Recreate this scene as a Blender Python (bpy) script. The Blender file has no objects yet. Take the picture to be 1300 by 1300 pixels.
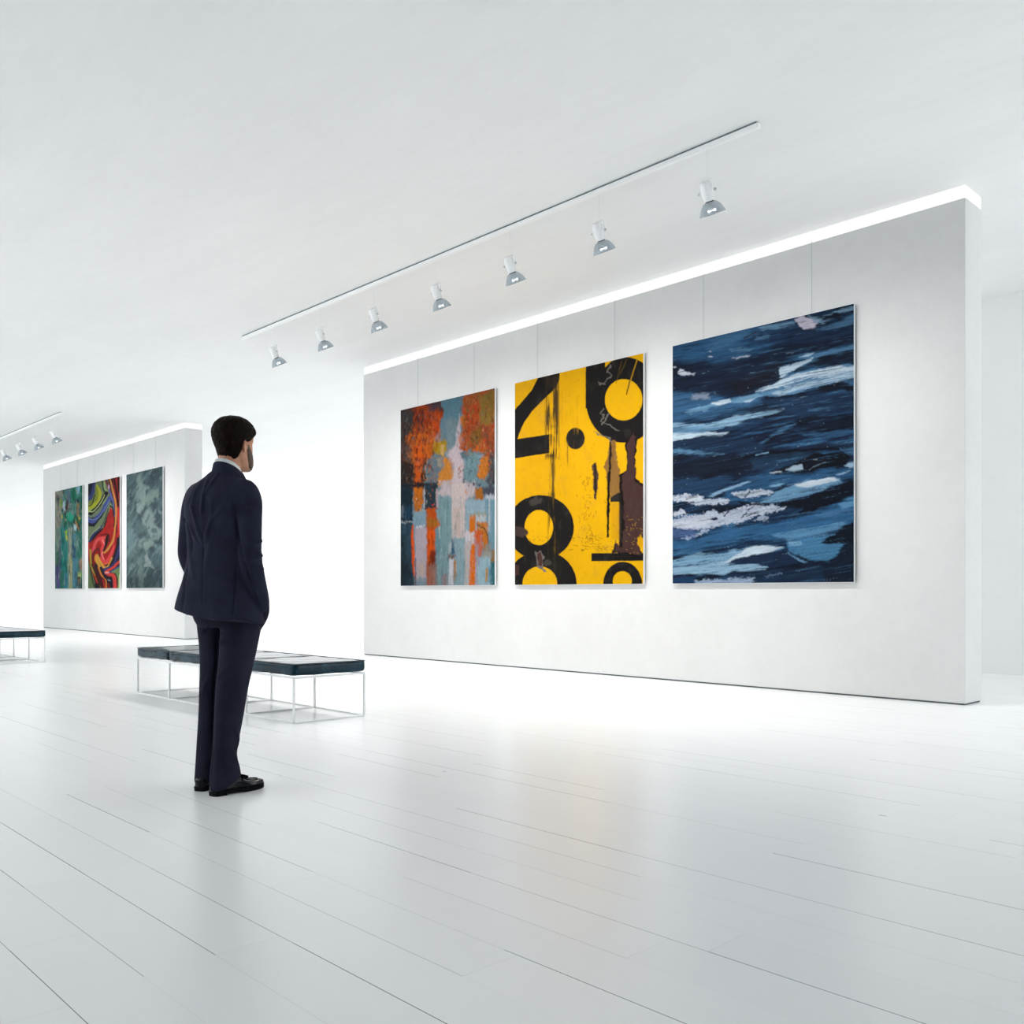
WIN, FILL_FRONT = .78, 2.05
FILL_RIGHT = 2.4
SPOT = 53
LED = .52
FACE = 23.65
import bpy, bmesh, math, random
import numpy as np
from mathutils import Vector, Matrix
random.seed(7)
SC = bpy.context.scene
COL = SC.collection
PI = math.pi

# ------------------------------------------------------------------ helpers
def srgb(r, g, b):
    def f(c):
        c /= 255.0
        return c / 12.92 if c <= 0.04045 else ((c + 0.055) / 1.055) ** 2.4
    return (f(r), f(g), f(b), 1.0)

def link_mesh(name, bm, mat=None, parent=None, smooth=True, loc=None):
    me = bpy.data.meshes.new(name)
    bmesh.ops.recalc_face_normals(bm, faces=bm.faces)
    bm.to_mesh(me)
    bm.free()
    if smooth:
        me.polygons.foreach_set('use_smooth', [True] * len(me.polygons))
    o = bpy.data.objects.new(name, me)
    COL.objects.link(o)
    if mat:
        me.materials.append(mat)
    if parent:
        o.parent = parent
    if loc:
        o.location = loc
    return o

def empty(name, loc=(0, 0, 0), rz=0):
    o = bpy.data.objects.new(name, None)
    o.empty_display_size = 0.1
    COL.objects.link(o)
    o.location = loc
    o.rotation_euler = (0, 0, rz)
    return o

def tag(o, label, cat, group=None):
    o['label'] = label
    o['category'] = cat
    if group:
        o['group'] = group
    return o

def struct(o):
    o['kind'] = 'structure'
    return o

def add_box(bm, x0, x1, y0, y1, z0, z1, bevel=0.0, seg=2):
    b = bmesh.new()
    r = bmesh.ops.create_cube(b, size=1)
    for v in b.verts:
        v.co = Vector((x0 + (v.co.x + .5) * (x1 - x0), y0 + (v.co.y + .5) * (y1 - y0), z0 + (v.co.z + .5) * (z1 - z0)))
    if bevel:
        bmesh.ops.bevel(b, geom=list(b.edges), offset=bevel, segments=seg, profile=.5, affect='EDGES')
    merge(bm, b)

def merge(bm, b):
    me = bpy.data.meshes.new('tmp')
    b.to_mesh(me)
    b.free()
    bm.from_mesh(me)
    bpy.data.meshes.remove(me)

def rings(bm, R, cap=True, closed=True):
    """R: list of rings (lists of points); skins them."""
    vs = [[bm.verts.new(p) for p in r] for r in R]
    n = len(vs[0])
    for a, b in zip(vs[:-1], vs[1:]):
        for i in range(n if closed else n - 1):
            j = (i + 1) % n
            bm.faces.new((a[i], a[j], b[j], b[i]))
    if cap:
        bm.faces.new(vs[0][::-1])
        bm.faces.new(vs[-1])
    return vs

def catmull(P, m):
    """smooth resample of a list of tuples (any length) with m steps per span"""
    P = [np.array(p, float) for p in P]
    out = []
    for i in range(len(P) - 1):
        p0 = P[max(i - 1, 0)]; p1 = P[i]; p2 = P[i + 1]; p3 = P[min(i + 2, len(P) - 1)]
        for k in range(m):
            t = k / m
            out.append(.5 * ((2 * p1) + (p2 - p0) * t + (2 * p0 - 5 * p1 + 4 * p2 - p3) * t * t + (3 * p1 - p0 - 3 * p2 + p3) * t ** 3))
    out.append(P[-1])
    return out

def add_tube(bm, path, rad, n=16, flat=1.0, smooth=0, ref=(0, 1, 0)):
    """tube along path (x,y,z); rad: radius or list; flat: ratio of the second axis"""
    if not isinstance(rad, (list, tuple)):
        rad = [rad] * len(path)
    Q = [tuple(p) + (r,) for p, r in zip(path, rad)]
    if smooth:
        Q = catmull(Q, smooth)
    pts = [Vector(q[:3]) for q in Q]
    R = []
    for i, q in enumerate(Q):
        d = (pts[min(i + 1, len(pts) - 1)] - pts[max(i - 1, 0)]).normalized()
        a = d.cross(Vector(ref))
        if a.length < 1e-3:
            a = d.cross(Vector((1, 0, 0)))
        a.normalize()
        b = d.cross(a).normalized()
        r = float(q[3])
        R.append([pts[i] + a * (r * math.cos(2 * PI * k / n)) + b * (r * flat * math.sin(2 * PI * k / n)) for k in range(n)])
    rings(bm, R)

def add_lathe(bm, prof, n=32, mat=None, cap=False):
    R = [[Vector((r * math.cos(2 * PI * k / n), r * math.sin(2 * PI * k / n), z)) for k in range(n)] for r, z in prof]
    if mat:
        R = [[mat @ p for p in r] for r in R]
    rings(bm, R, cap=cap)

# ------------------------------------------------------------------ materials
class NT:
    def __init__(self, name):
        self.m = bpy.data.materials.new(name)
        self.m.use_nodes = True
        self.t = self.m.node_tree
        self.b = self.t.nodes['Principled BSDF']
        self.out = self.t.nodes['Material Output']
    def n(self, typ, **kw):
        nd = self.t.nodes.new(typ)
        for k, v in kw.items():
            if k.startswith('i_'):
                nd.inputs[k[2:].replace('_', ' ')].default_value = v
            else:
                setattr(nd, k, v)
        return nd
    def l(self, a, b):
        self.t.links.new(a, b)
    def math(self, op, a, b=None, c=None):
        nd = self.t.nodes.new('ShaderNodeMath')
        nd.operation = op
        for i, v in enumerate((a, b, c)):
            if v is None:
                continue
            if isinstance(v, (int, float)):
                nd.inputs[i].default_value = v
            else:
                self.l(v, nd.inputs[i])
        return nd.outputs[0]
    def coord(self, scale=(1, 1, 1), kind='Object'):
        tc = self.n('ShaderNodeTexCoord')
        mp = self.n('ShaderNodeMapping')
        mp.inputs['Scale'].default_value = scale
        self.l(tc.outputs[kind], mp.inputs['Vector'])
        return mp.outputs[0]
    def noise(self, vec, scale, detail=4, rough=.55):
        nd = self.n('ShaderNodeTexNoise')
        nd.inputs['Scale'].default_value = scale
        nd.inputs['Detail'].default_value = detail
        nd.inputs['Roughness'].default_value = rough
        self.l(vec, nd.inputs['Vector'])
        return nd.outputs[0]
    def ramp(self, fac, stops):
        nd = self.n('ShaderNodeValToRGB')
        e = nd.color_ramp.elements
        e[0].position, e[0].color = stops[0]
        e[1].position, e[1].color = stops[-1]
        for p, c in stops[1:-1]:
            x = e.new(p)
            x.color = c
        self.l(fac, nd.inputs[0])
        return nd.outputs[0]
    def bump(self, h, strength=.2, dist=.01):
        nd = self.n('ShaderNodeBump')
        nd.inputs['Strength'].default_value = strength
        nd.inputs['Distance'].default_value = dist
        self.l(h, nd.inputs['Height'])
        self.l(nd.outputs[0], self.b.inputs['Normal'])

def simple(name, col, rough=.5, metal=0, spec=.5, var=.0, scale=20, bump=0, bscale=200, sheen=0, stretch=(1, 1, 1)):
    k = NT(name)
    b = k.b
    b.inputs['Roughness'].default_value = rough
    b.inputs['Metallic'].default_value = metal
    b.inputs['Specular IOR Level'].default_value = spec
    if sheen:
        b.inputs['Sheen Weight'].default_value = sheen
    v = k.coord(stretch)
    f = k.noise(v, scale, 3)
    lo = tuple(max(0, c * (1 - var)) for c in col[:3]) + (1,)
    hi = tuple(min(1, c * (1 + var)) for c in col[:3]) + (1,)
    k.l(k.ramp(f, [(.3, lo), (.7, hi)]), b.inputs['Base Color'])
    if bump:
        k.bump(k.noise(v, bscale, 2), bump, .002)
    return k.m

def plaster(name, base, var, stretch=(1, 1, 1), scale=1.2):
    k = NT(name)
    v = k.coord(stretch)
    a = k.noise(v, scale, 6, .62)
    b = k.noise(v, scale * 9, 5, .65)
    f = k.math('ADD', k.math('MULTIPLY', a, .65), k.math('MULTIPLY', b, .35))
    lo = tuple(c * (1 - var) for c in base) + (1,)
    hi = tuple(min(.97, c * (1 + var)) for c in base) + (1,)
    k.l(k.ramp(f, [(.3, lo), (.7, hi)]), k.b.inputs['Base Color'])
    k.b.inputs['Roughness'].default_value = .75
    k.b.inputs['Specular IOR Level'].default_value = .2
    k.bump(b, .12, .01)
    return k.m

def floor_mat():
    k = NT('white_planks')
    tc = k.n('ShaderNodeTexCoord')
    sep = k.n('ShaderNodeSeparateXYZ')
    k.l(tc.outputs['Object'], sep.inputs[0])
    X, Y = sep.outputs[0], sep.outputs[1]
    yy = k.math('DIVIDE', k.math('ADD', Y, .03), .19)
    row = k.math('FLOOR', yy)
    fy = k.math('FRACT', yy)
    def rnd(a, b, off):
        c = k.n('ShaderNodeCombineXYZ')
        k.l(a, c.inputs[0])
        if b is not None:
            k.l(b, c.inputs[1])
        c.inputs[2].default_value = off
        w = k.n('ShaderNodeTexWhiteNoise', noise_dimensions='3D')
        k.l(c.outputs[0], w.inputs['Vector'])
        return w.outputs['Value']
    xx = k.math('ADD', k.math('DIVIDE', X, .95), k.math('MULTIPLY', rnd(row, None, 1.5), 7.0))
    px = k.math('FLOOR', xx)
    fx = k.math('FRACT', xx)
    # strength of the long joint, plank by plank
    r = rnd(row, px, 3.5)
    st = k.math('ADD', k.math('POWER', r, 1.9), .06)
    # joint width 1..3 mm
    half = k.math('ADD', k.math('MULTIPLY', r, .009), .006)
    line = k.math('MULTIPLY', k.math('LESS_THAN', fy, half), st)
    end = k.math('MULTIPLY', k.math('MULTIPLY', k.math('LESS_THAN', fx, .002), k.math('LESS_THAN', rnd(row, px, 5.5), .3)), .14)
    mask = k.math('MINIMUM', k.math('MAXIMUM', line, end), 1.0)
    # board tone
    tone = rnd(row, px, 9.5)
    v = k.coord((.6, 6, 1))
    g = k.noise(v, 3, 4)
    t2 = k.math('ADD', k.math('MULTIPLY', tone, .5), k.math('MULTIPLY', g, .5))
    base = k.ramp(t2, [(.2, (.92, .925, .928, 1)), (.8, (.94, .945, .948, 1))])
    # a few small dark knots
    vo = k.n('ShaderNodeTexVoronoi')
    vo.inputs['Scale'].default_value = 1.0
    k.l(k.coord((.9, 2.4, 1)), vo.inputs['Vector'])
    knot = k.math('MULTIPLY', k.math('LESS_THAN', vo.outputs['Distance'], .018), .45)
    mask = k.math('MAXIMUM', mask, knot)
    mx = k.n('ShaderNodeMix', data_type='RGBA')
    k.l(mask, mx.inputs[0])
    k.l(base, mx.inputs[6])
    mx.inputs[7].default_value = (.02, .05, .065, 1)
    k.l(mx.outputs[2], k.b.inputs['Base Color'])
    k.b.inputs['Roughness'].default_value = .27
    k.b.inputs['Specular IOR Level'].default_value = .36
    h = k.math('SUBTRACT', k.math('MULTIPLY', k.noise(k.coord((4, 30, 1)), 2, 3), .12), mask)
    k.bump(h, .05, .004)
    return k.m

def emit(name, col, strength, var=0.0):
    k = NT(name)
    k.t.nodes.remove(k.b)
    e = k.n('ShaderNodeEmission')
    e.inputs['Color'].default_value = col
    e.inputs['Strength'].default_value = strength
    k.l(e.outputs[0], k.out.inputs[0])
    return k.m

def paint_mat(name):
    k = NT(name)
    a = k.n('ShaderNodeAttribute', attribute_name='paint')
    n = k.noise(k.coord(), 260, 3)
    mx = k.n('ShaderNodeHueSaturation')
    k.l(a.outputs['Color'], mx.inputs['Color'])
    k.l(k.math('ADD', k.math('MULTIPLY', n, .24), .88), mx.inputs['Value'])
    k.l(mx.outputs[0], k.b.inputs['Base Color'])
    k.b.inputs['Roughness'].default_value = .7
    k.b.inputs['Specular IOR Level'].default_value = .06
    k.bump(n, .15, .003)
    return k.m
# ------------------------------------------------------------------ room
CZ = 4.39          # ceiling height
P = 15.01          # the bay repeats
M_floor = floor_mat()
M_ceil = plaster('ceiling_plaster', (.80, .81, .812), .035, (.35, 1.2, 1), 1.3)
M_wall = plaster('wall_plaster', (.64, .642, .64), .05)
M_plain = plaster('plain_white_wall', (.92, .925, .93), .02)
M_grey = plaster('grey_blue_wall', (.22, .27, .30), .04)
M_dark = simple('shadow_gap', (.10, .12, .13, 1), .8)
M_gap_shade = simple('gap_shade_grey', (.13, .17, .19, 1), .6)  # dark grey standing in for the shade between track and ceiling
M_white = simple('white_metal', (.86, .87, .88, 1), .35, spec=.5, var=.02)
M_edge = simple('white_panel_edge', (.85, .86, .87, 1), .4, var=.02)
M_led = emit('led_band', (1, 1, 1, 1), LED)
M_win = emit('frosted_daylight_glass', (.965, .988, 1, 1), WIN)
M_fill_front = emit('added_fill_glow_front', (.965, .988, 1, 1), FILL_FRONT)  # glow of the added fill panel behind the camera

M_fill_right = emit('added_fill_glow_right', (.965, .988, 1, 1), FILL_RIGHT)  # glow of the added fill panel on the right
WY = 8.0
X0, X1, YF, YB = -64.0, 4.0, -5.5, 11.5
def box_obj(name, x0, x1, y0, y1, z0, z1, m, bevel=0.0, parent=None, smooth=False):
    bm = bmesh.new()
    add_box(bm, x0, x1, y0, y1, z0, z1, bevel)
    return link_mesh(name, bm, m, parent, smooth)

struct(box_obj('floor', X0, X1, YF, YB + .6, -.2, 0, M_floor))
struct(box_obj('ceiling', X0, X1, YF, YB, CZ, CZ + .3, M_ceil))
struct(box_obj('fill_panel_right', X1, X1 + .06, WY, YB + .06, 0, CZ + .3, M_fill_right))  # added glowing panel out of view, brightens the partition's end face
struct(box_obj('wall_right', X1, X1 + .2, YF, WY, 0, CZ + .3, M_grey))
XS = -4.7      # the glazing stops here, a solid wall goes on behind the big partition
struct(box_obj('wall_back', XS, X1, YB, YB + .2, 0, CZ + .3, M_plain))
struct(box_obj('window_1', X0, XS, YB + .02, YB + .06, 0, CZ + .3, M_win))
struct(box_obj('window_2', X0 - .06, X0, YF, YB + .06, 0, CZ + .3, M_win))
FX0 = -4.2
FILL_Z0 = 2.0
WX0 = -48.0
struct(box_obj('fill_panel_front', WX0, FX0, YF - .06, YF, FILL_Z0, CZ + .3, M_fill_front))  # added glowing panel behind the camera, fills the partition fronts with light
struct(box_obj('wall_front_low', X0, FX0, YF - .2, YF, 0, FILL_Z0, M_grey))
struct(box_obj('wall_front_far', X0, WX0, YF - .2, YF, 0, CZ + .3, M_plain))
struct(box_obj('wall_front', FX0, X1, YF - .2, YF, 0, CZ + .3, M_grey))

def partition(dx, side, where):
    x0, x1, y0, y1 = -11.71 + dx, -2.945 + dx, 8.10, 8.47
    w = struct(box_obj('wall_' + side, x0, x1, y0, y1, .014, 4.265, M_wall, .006))
    struct(box_obj('base_shade_strip_' + side, x0 + .012, x1 - .012, y0 + .012, y1 - .012, 0, .014, M_dark))  # recessed strip coloured dark to stand for the shadow gap at the base
    b = box_obj('light_band', x0 + .002, x1 - .002, y0 + .002, y1 - .002, 4.265, 4.375, M_led)
    tag(b, where, 'light')
    c = box_obj('mounting_strip', x0 + .03, x1 - .03, y0 + .03, y1 - .03, 4.375, CZ, M_white, parent=b)
    return w

partition(0, 'centre', 'long glowing white light band along the top of the large right partition')
partition(-P, 'left', 'glowing white light band along the top of the far left partition')

# ------------------------------------------------------------------ lighting track
def track(dx, label):
    x0, x1, y = -11.43 + dx, -3.61 + dx, 5.962
    t = empty('lighting_track', ((x0 + x1) / 2, y, CZ))
    tag(t, label, 'lighting track')
    h = (x1 - x0) / 2
    bm = bmesh.new()
    add_box(bm, -h, h, -.02, .02, -.047, -.013, .003)
    link_mesh('rail', bm, M_white, t, False)
    bm = bmesh.new()
    add_box(bm, -h + .01, h - .01, -.016, .016, -.013, 0)
    link_mesh('gap_shade_strip', bm, M_gap_shade, t, False)  # narrow backing whose dark colour draws the shadow gap above the rail
    for s in (-1, 1):
        bm = bmesh.new()
        add_box(bm, s * h - .006, s * h + .006, -.022, .022, -.049, -.012, .003)
        link_mesh('end_cap', bm, M_white, t, False)
track(0, 'long white lighting track on the ceiling above the seven spotlights')
track(-P, 'short looking white track on the ceiling at far left edge of photo')

# ------------------------------------------------------------------ spotlights
def glass_shade():
    k = NT('grey_dichroic_glass')
    k.b.inputs['Base Color'].default_value = (.50, .55, .58, 1)
    k.b.inputs['Roughness'].default_value = .12
    k.b.inputs['Specular IOR Level'].default_value = .6
    tr = k.n('ShaderNodeBsdfTransparent')
    tr.inputs['Color'].default_value = (.86, .9, .92, 1)
    lw = k.n('ShaderNodeLayerWeight')
    lw.inputs['Blend'].default_value = .35
    mx = k.n('ShaderNodeMixShader')
    k.l(k.math('ADD', k.math('MULTIPLY', lw.outputs['Facing'], .35), .40), mx.inputs[0])
    k.l(tr.outputs[0], mx.inputs[1])
    k.l(k.b.outputs[0], mx.inputs[2])
    k.l(mx.outputs[0], k.out.inputs[0])
    return k.m
M_glass = glass_shade()
M_bulb = emit('lit_lamp', (1, .99, .97, 1), 2.6)
M_chrome = simple('grey_metal_knob', (.55, .58, .60, 1), .4, metal=.2)
M_black = simple('black_collar', (.02, .03, .04, 1), .5)
M_cable = simple('thin_white_cable', (.80, .82, .83, 1), .5)

def make_spot():
    t = empty('spotlight')
    top, piv = -.285, -.375
    bm = bmesh.new()
    add_tube(bm, [(0, 0, -.045), (0, 0, top)], .0017, 8)
    link_mesh('hanging_cable', bm, M_cable, t)
    bm = bmesh.new()
    add_box(bm, -.066, .066, -.009, .009, top - .006, top, .002)
    add_box(bm, -.066, -.061, -.009, .009, piv - .014, top - .004, .002)
    add_box(bm, .061, .066, -.009, .009, piv - .014, top - .004, .002)
    link_mesh('yoke', bm, M_white, t, False)
    T = Matrix.Translation((0, 0, piv)) @ Matrix.Rotation(math.radians(27), 4, 'X')
    bm = bmesh.new()
    add_lathe(bm, [(0, .072), (.028, .072), (.036, .068), (.043, .05), (.045, .03), (.044, -.02), (.040, -.066), (.036, -.070), (0, -.070)], 32, T)
    link_mesh('lamp_body', bm, M_white, t)
    bm = bmesh.new()
    add_lathe(bm, [(0, -.069), (.033, -.069), (.033, -.080), (0, -.080)], 32, T)
    link_mesh('collar', bm, M_black, t)
    bm = bmesh.new()
    prof = []
    for i in range(13):
        a = i / 12
        prof.append((.035 + .067 * a ** .62, -.076 - .092 * a ** 1.25))
    inner = [(r - .0025, z - .001) for r, z in prof[::-1]]
    add_lathe(bm, prof + inner, 40, T)
    link_mesh('glass_shade', bm, M_glass, t)
    bm = bmesh.new()
    for sx in (-1, 1):
        B = T @ Matrix.Translation((sx * .026, 0, -.140))
        add_lathe(bm, [(0, .010), (.007, .009), (.0105, .005), (.0105, -.005), (.007, -.010), (0, -.011)], 16, B)
    add_tube(bm, [tuple(T @ Vector((-.026, 0, -.140))), tuple(T @ Vector((.026, 0, -.140)))], .005, 12)
    link_mesh('bulb', bm, M_bulb, t)
    bm = bmesh.new()
    add_lathe(bm, [(0, -.078), (.007, -.078), (.007, -.132), (0, -.132)], 10, T)
    link_mesh('bulb_holder', bm, M_cable, t)
    for sx in (-1, 1):
        bm = bmesh.new()
        R = Matrix.Translation((sx * .066, 0, piv)) @ Matrix.Rotation(sx * PI / 2, 4, 'Y')
        add_lathe(bm, [(0, 0), (.012, 0), (.012, .008), (.007, .010), (.007, .016), (0, .016)], 16, R)
        link_mesh('knob', bm, M_chrome, t)
    ld = bpy.data.lights.new('spot_beam', 'SPOT')
    ld.energy = SPOT
    ld.color = (1, .985, .95)
    ld.spot_size = math.radians(160)
    ld.spot_blend = 1.0
    ld.shadow_soft_size = .05
    lo = bpy.data.objects.new('spot_beam', ld)
    COL.objects.link(lo)
    lo.parent = t
    lo.location = T @ Vector((0, 0, -.175))
    lo.rotation_euler = (math.radians(18), 0, 0)
    return t

def copy_tree(o):
    c = o.copy()
    COL.objects.link(c)
    for ch in o.children:
        d = ch.copy()
        COL.objects.link(d)
        d.parent = c
        for g in ch.children:
            e = g.copy()
            COL.objects.link(e)
            e.parent = d
    return c

spot = make_spot()
ordn = ['nearest and largest hanging spotlight, at the right end of the long track', 'second hanging spotlight from the right on the long track, above the blue painting side',
        'third hanging spotlight from the right on the long track', 'middle one of the seven hanging spotlights on the long track, above the yellow painting',
        'third hanging spotlight from the left on the long track', 'second hanging spotlight from the left on the long track',
        'smallest hanging spotlight, at the far left end of the long track']
ordn[1] = 'second hanging spotlight from the right end of the long track'
ordn[3] = 'middle one of the seven hanging spotlights on the long track'
for i in range(7):
    s = spot if i == 0 else copy_tree(spot)
    s.location = (-4.055 - 1.091 * i, 5.962, CZ)
    tag(s, ordn[i], 'spotlight', 'spotlights on the long track')
ordf = ['rightmost of the four tiny spotlights hanging at the far left', 'second from right of the four tiny spotlights at the far left',
        'third from right of the four tiny spotlights at the far left', 'leftmost tiny spotlight, close to the left photo edge']
for i in range(4):
    s = copy_tree(spot)
    s.location = (-4.055 - P - 1.091 * i, 5.962, CZ)
    tag(s, ordf[i], 'spotlight', 'spotlights on the far left track')

# ------------------------------------------------------------------ benches
def leather():
    k = NT('dark_teal_leather')
    v = k.coord()
    a = k.noise(v, 5, 6, .65)
    b = k.noise(v, 55, 3)
    f = k.math('ADD', k.math('MULTIPLY', a, .7), k.math('MULTIPLY', b, .3))
    k.l(k.ramp(f, [(.36, (.002, .010, .017, 1)), (.50, (.006, .026, .040, 1)), (.68, (.030, .078, .108, 1))]), k.b.inputs['Base Color'])
    k.b.inputs['Roughness'].default_value = .15
    k.b.inputs['Specular IOR Level'].default_value = .1
    k.bump(k.math('ADD', b, a), .10, .003)
    return k.m
M_leather = leather()
M_seam = simple('dark_leather_piping', (.004, .012, .018, 1), .4)

def make_bench():
    L, D, H = 2.845, .628, .432
    th = .092
    t = empty('bench')
    fr = .016
    # four square pads
    w = L / 4
    for i in range(4):
        b = bmesh.new()
        bmesh.ops.create_cube(b, size=1)
        bmesh.ops.subdivide_edges(b, edges=list(b.edges), cuts=14, use_grid_fill=True)
        for v in b.verts:
            x, y, z = v.co * 2
            def sq(a, e):
                return math.copysign(abs(a) ** e, a)
            k = 1 - .012 * (abs(z) ** 2)
            rx = 1 - .018 * (max(0, abs(z) - .3) / .7) ** 2
            inner = (x > 0 and i < 3) or (x < 0 and i > 0)
            px, py, pz = x * (1.012 if inner else rx), y * rx, z
            crown = .10 * (1 - x ** 4) * (1 - y ** 4)
            if z > .99:
                pz = .93 + crown
            edge = max(abs(x), abs(y))
            if edge > .96 and abs(z) > .8:
                py *= .99; pz *= .93
                px *= 1 if inner else .995
            wob = .0025 * math.sin(9 * x + 3 * i) * math.cos(7 * y) if z > .9 else .002 * math.sin(11 * x + 7 * y + i)
            v.co = Vector((-L / 2 + w * (i + .5) + px * (w / 2 - .0015), py * D / 2, H - th / 2 + pz * th / 2 * .98 + wob))
        p = link_mesh('cushion_pad', b, M_leather, t)
        bv = p.modifiers.new('soft', 'SUBSURF')
        bv.levels = bv.render_levels = 1
        # piping along the upper edge
        b = bmesh.new()
        cx = -L / 2 + w * (i + .5)
        hx, hy = w / 2 - .007, D / 2 - .005
        z = H - .006
        pts = []
        for (sx, sy, a0) in ((1, 1, 0), (-1, 1, 90), (-1, -1, 180), (1, -1, 270)):
            for a in range(0, 91, 30):
                an = math.radians(a0 + a)
                pts.append(Vector((cx + sx * (hx - .012) + .012 * math.cos(an), sy * (hy - .012) + .012 * math.sin(an), z)))
        n = 8
        R = []
        m = len(pts)
        for j in range(m):
            d = (pts[(j + 1) % m] - pts[j - 1]).normalized()
            sd = d.cross(Vector((0, 0, 1))).normalized()
            R.append([pts[j] + sd * (.0045 * math.cos(2 * PI * q / n)) + Vector((0, 0, .0045 * math.sin(2 * PI * q / n))) for q in range(n)])
        rings(b, R + [R[0]], cap=False)
        link_mesh('piping', b, M_seam, p)
    zt = H - th - .002
    bm = bmesh.new()
    hx, hy = L / 2 - .012, D / 2 - .008
    for y in (-hy, hy):
        add_box(bm, -hx, hx, y - fr / 2, y + fr / 2, zt - fr, zt, .002)
    for i in range(5):
        x = -hx + i * 2 * hx / 4
        add_box(bm, x - fr / 2, x + fr / 2, -hy, hy, zt - fr, zt - .0005, .002)
    link_mesh('seat_frame', bm, M_white, t, False)
    bm = bmesh.new()
    fb = .011
    for y in (-hy, hy):
        add_box(bm, -hx, hx, y - fr / 2, y + fr / 2, 0, fb, .002)
    for i in range(5):
        x = -hx + i * 2 * hx / 4
        add_box(bm, x - fr / 2, x + fr / 2, -hy, hy, 0, fb - .0005, .002)
    link_mesh('base_frame', bm, M_white, t, False)
    for i in range(5):
        x = -hx + i * 2 * hx / 4
        for y in (-hy, hy):
            bm = bmesh.new()
            add_box(bm, x - fr / 2, x + fr / 2, y - fr / 2, y + fr / 2, .009, zt - fr + .002, .002)
            link_mesh('leg', bm, M_white, t, False)
    return t
bench = make_bench()
bench.location = (-5.885 - 1.4225, 3.78, 0)
tag(bench, 'long low dark teal leather bench on thin white frame behind the standing man', 'bench', 'gallery benches')
b2 = copy_tree(bench)
b2.location = (-13.45 - 1.4225, 3.80, 0)
tag(b2, 'dark teal leather bench cut off by the left photo edge', 'bench', 'gallery benches')
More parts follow.
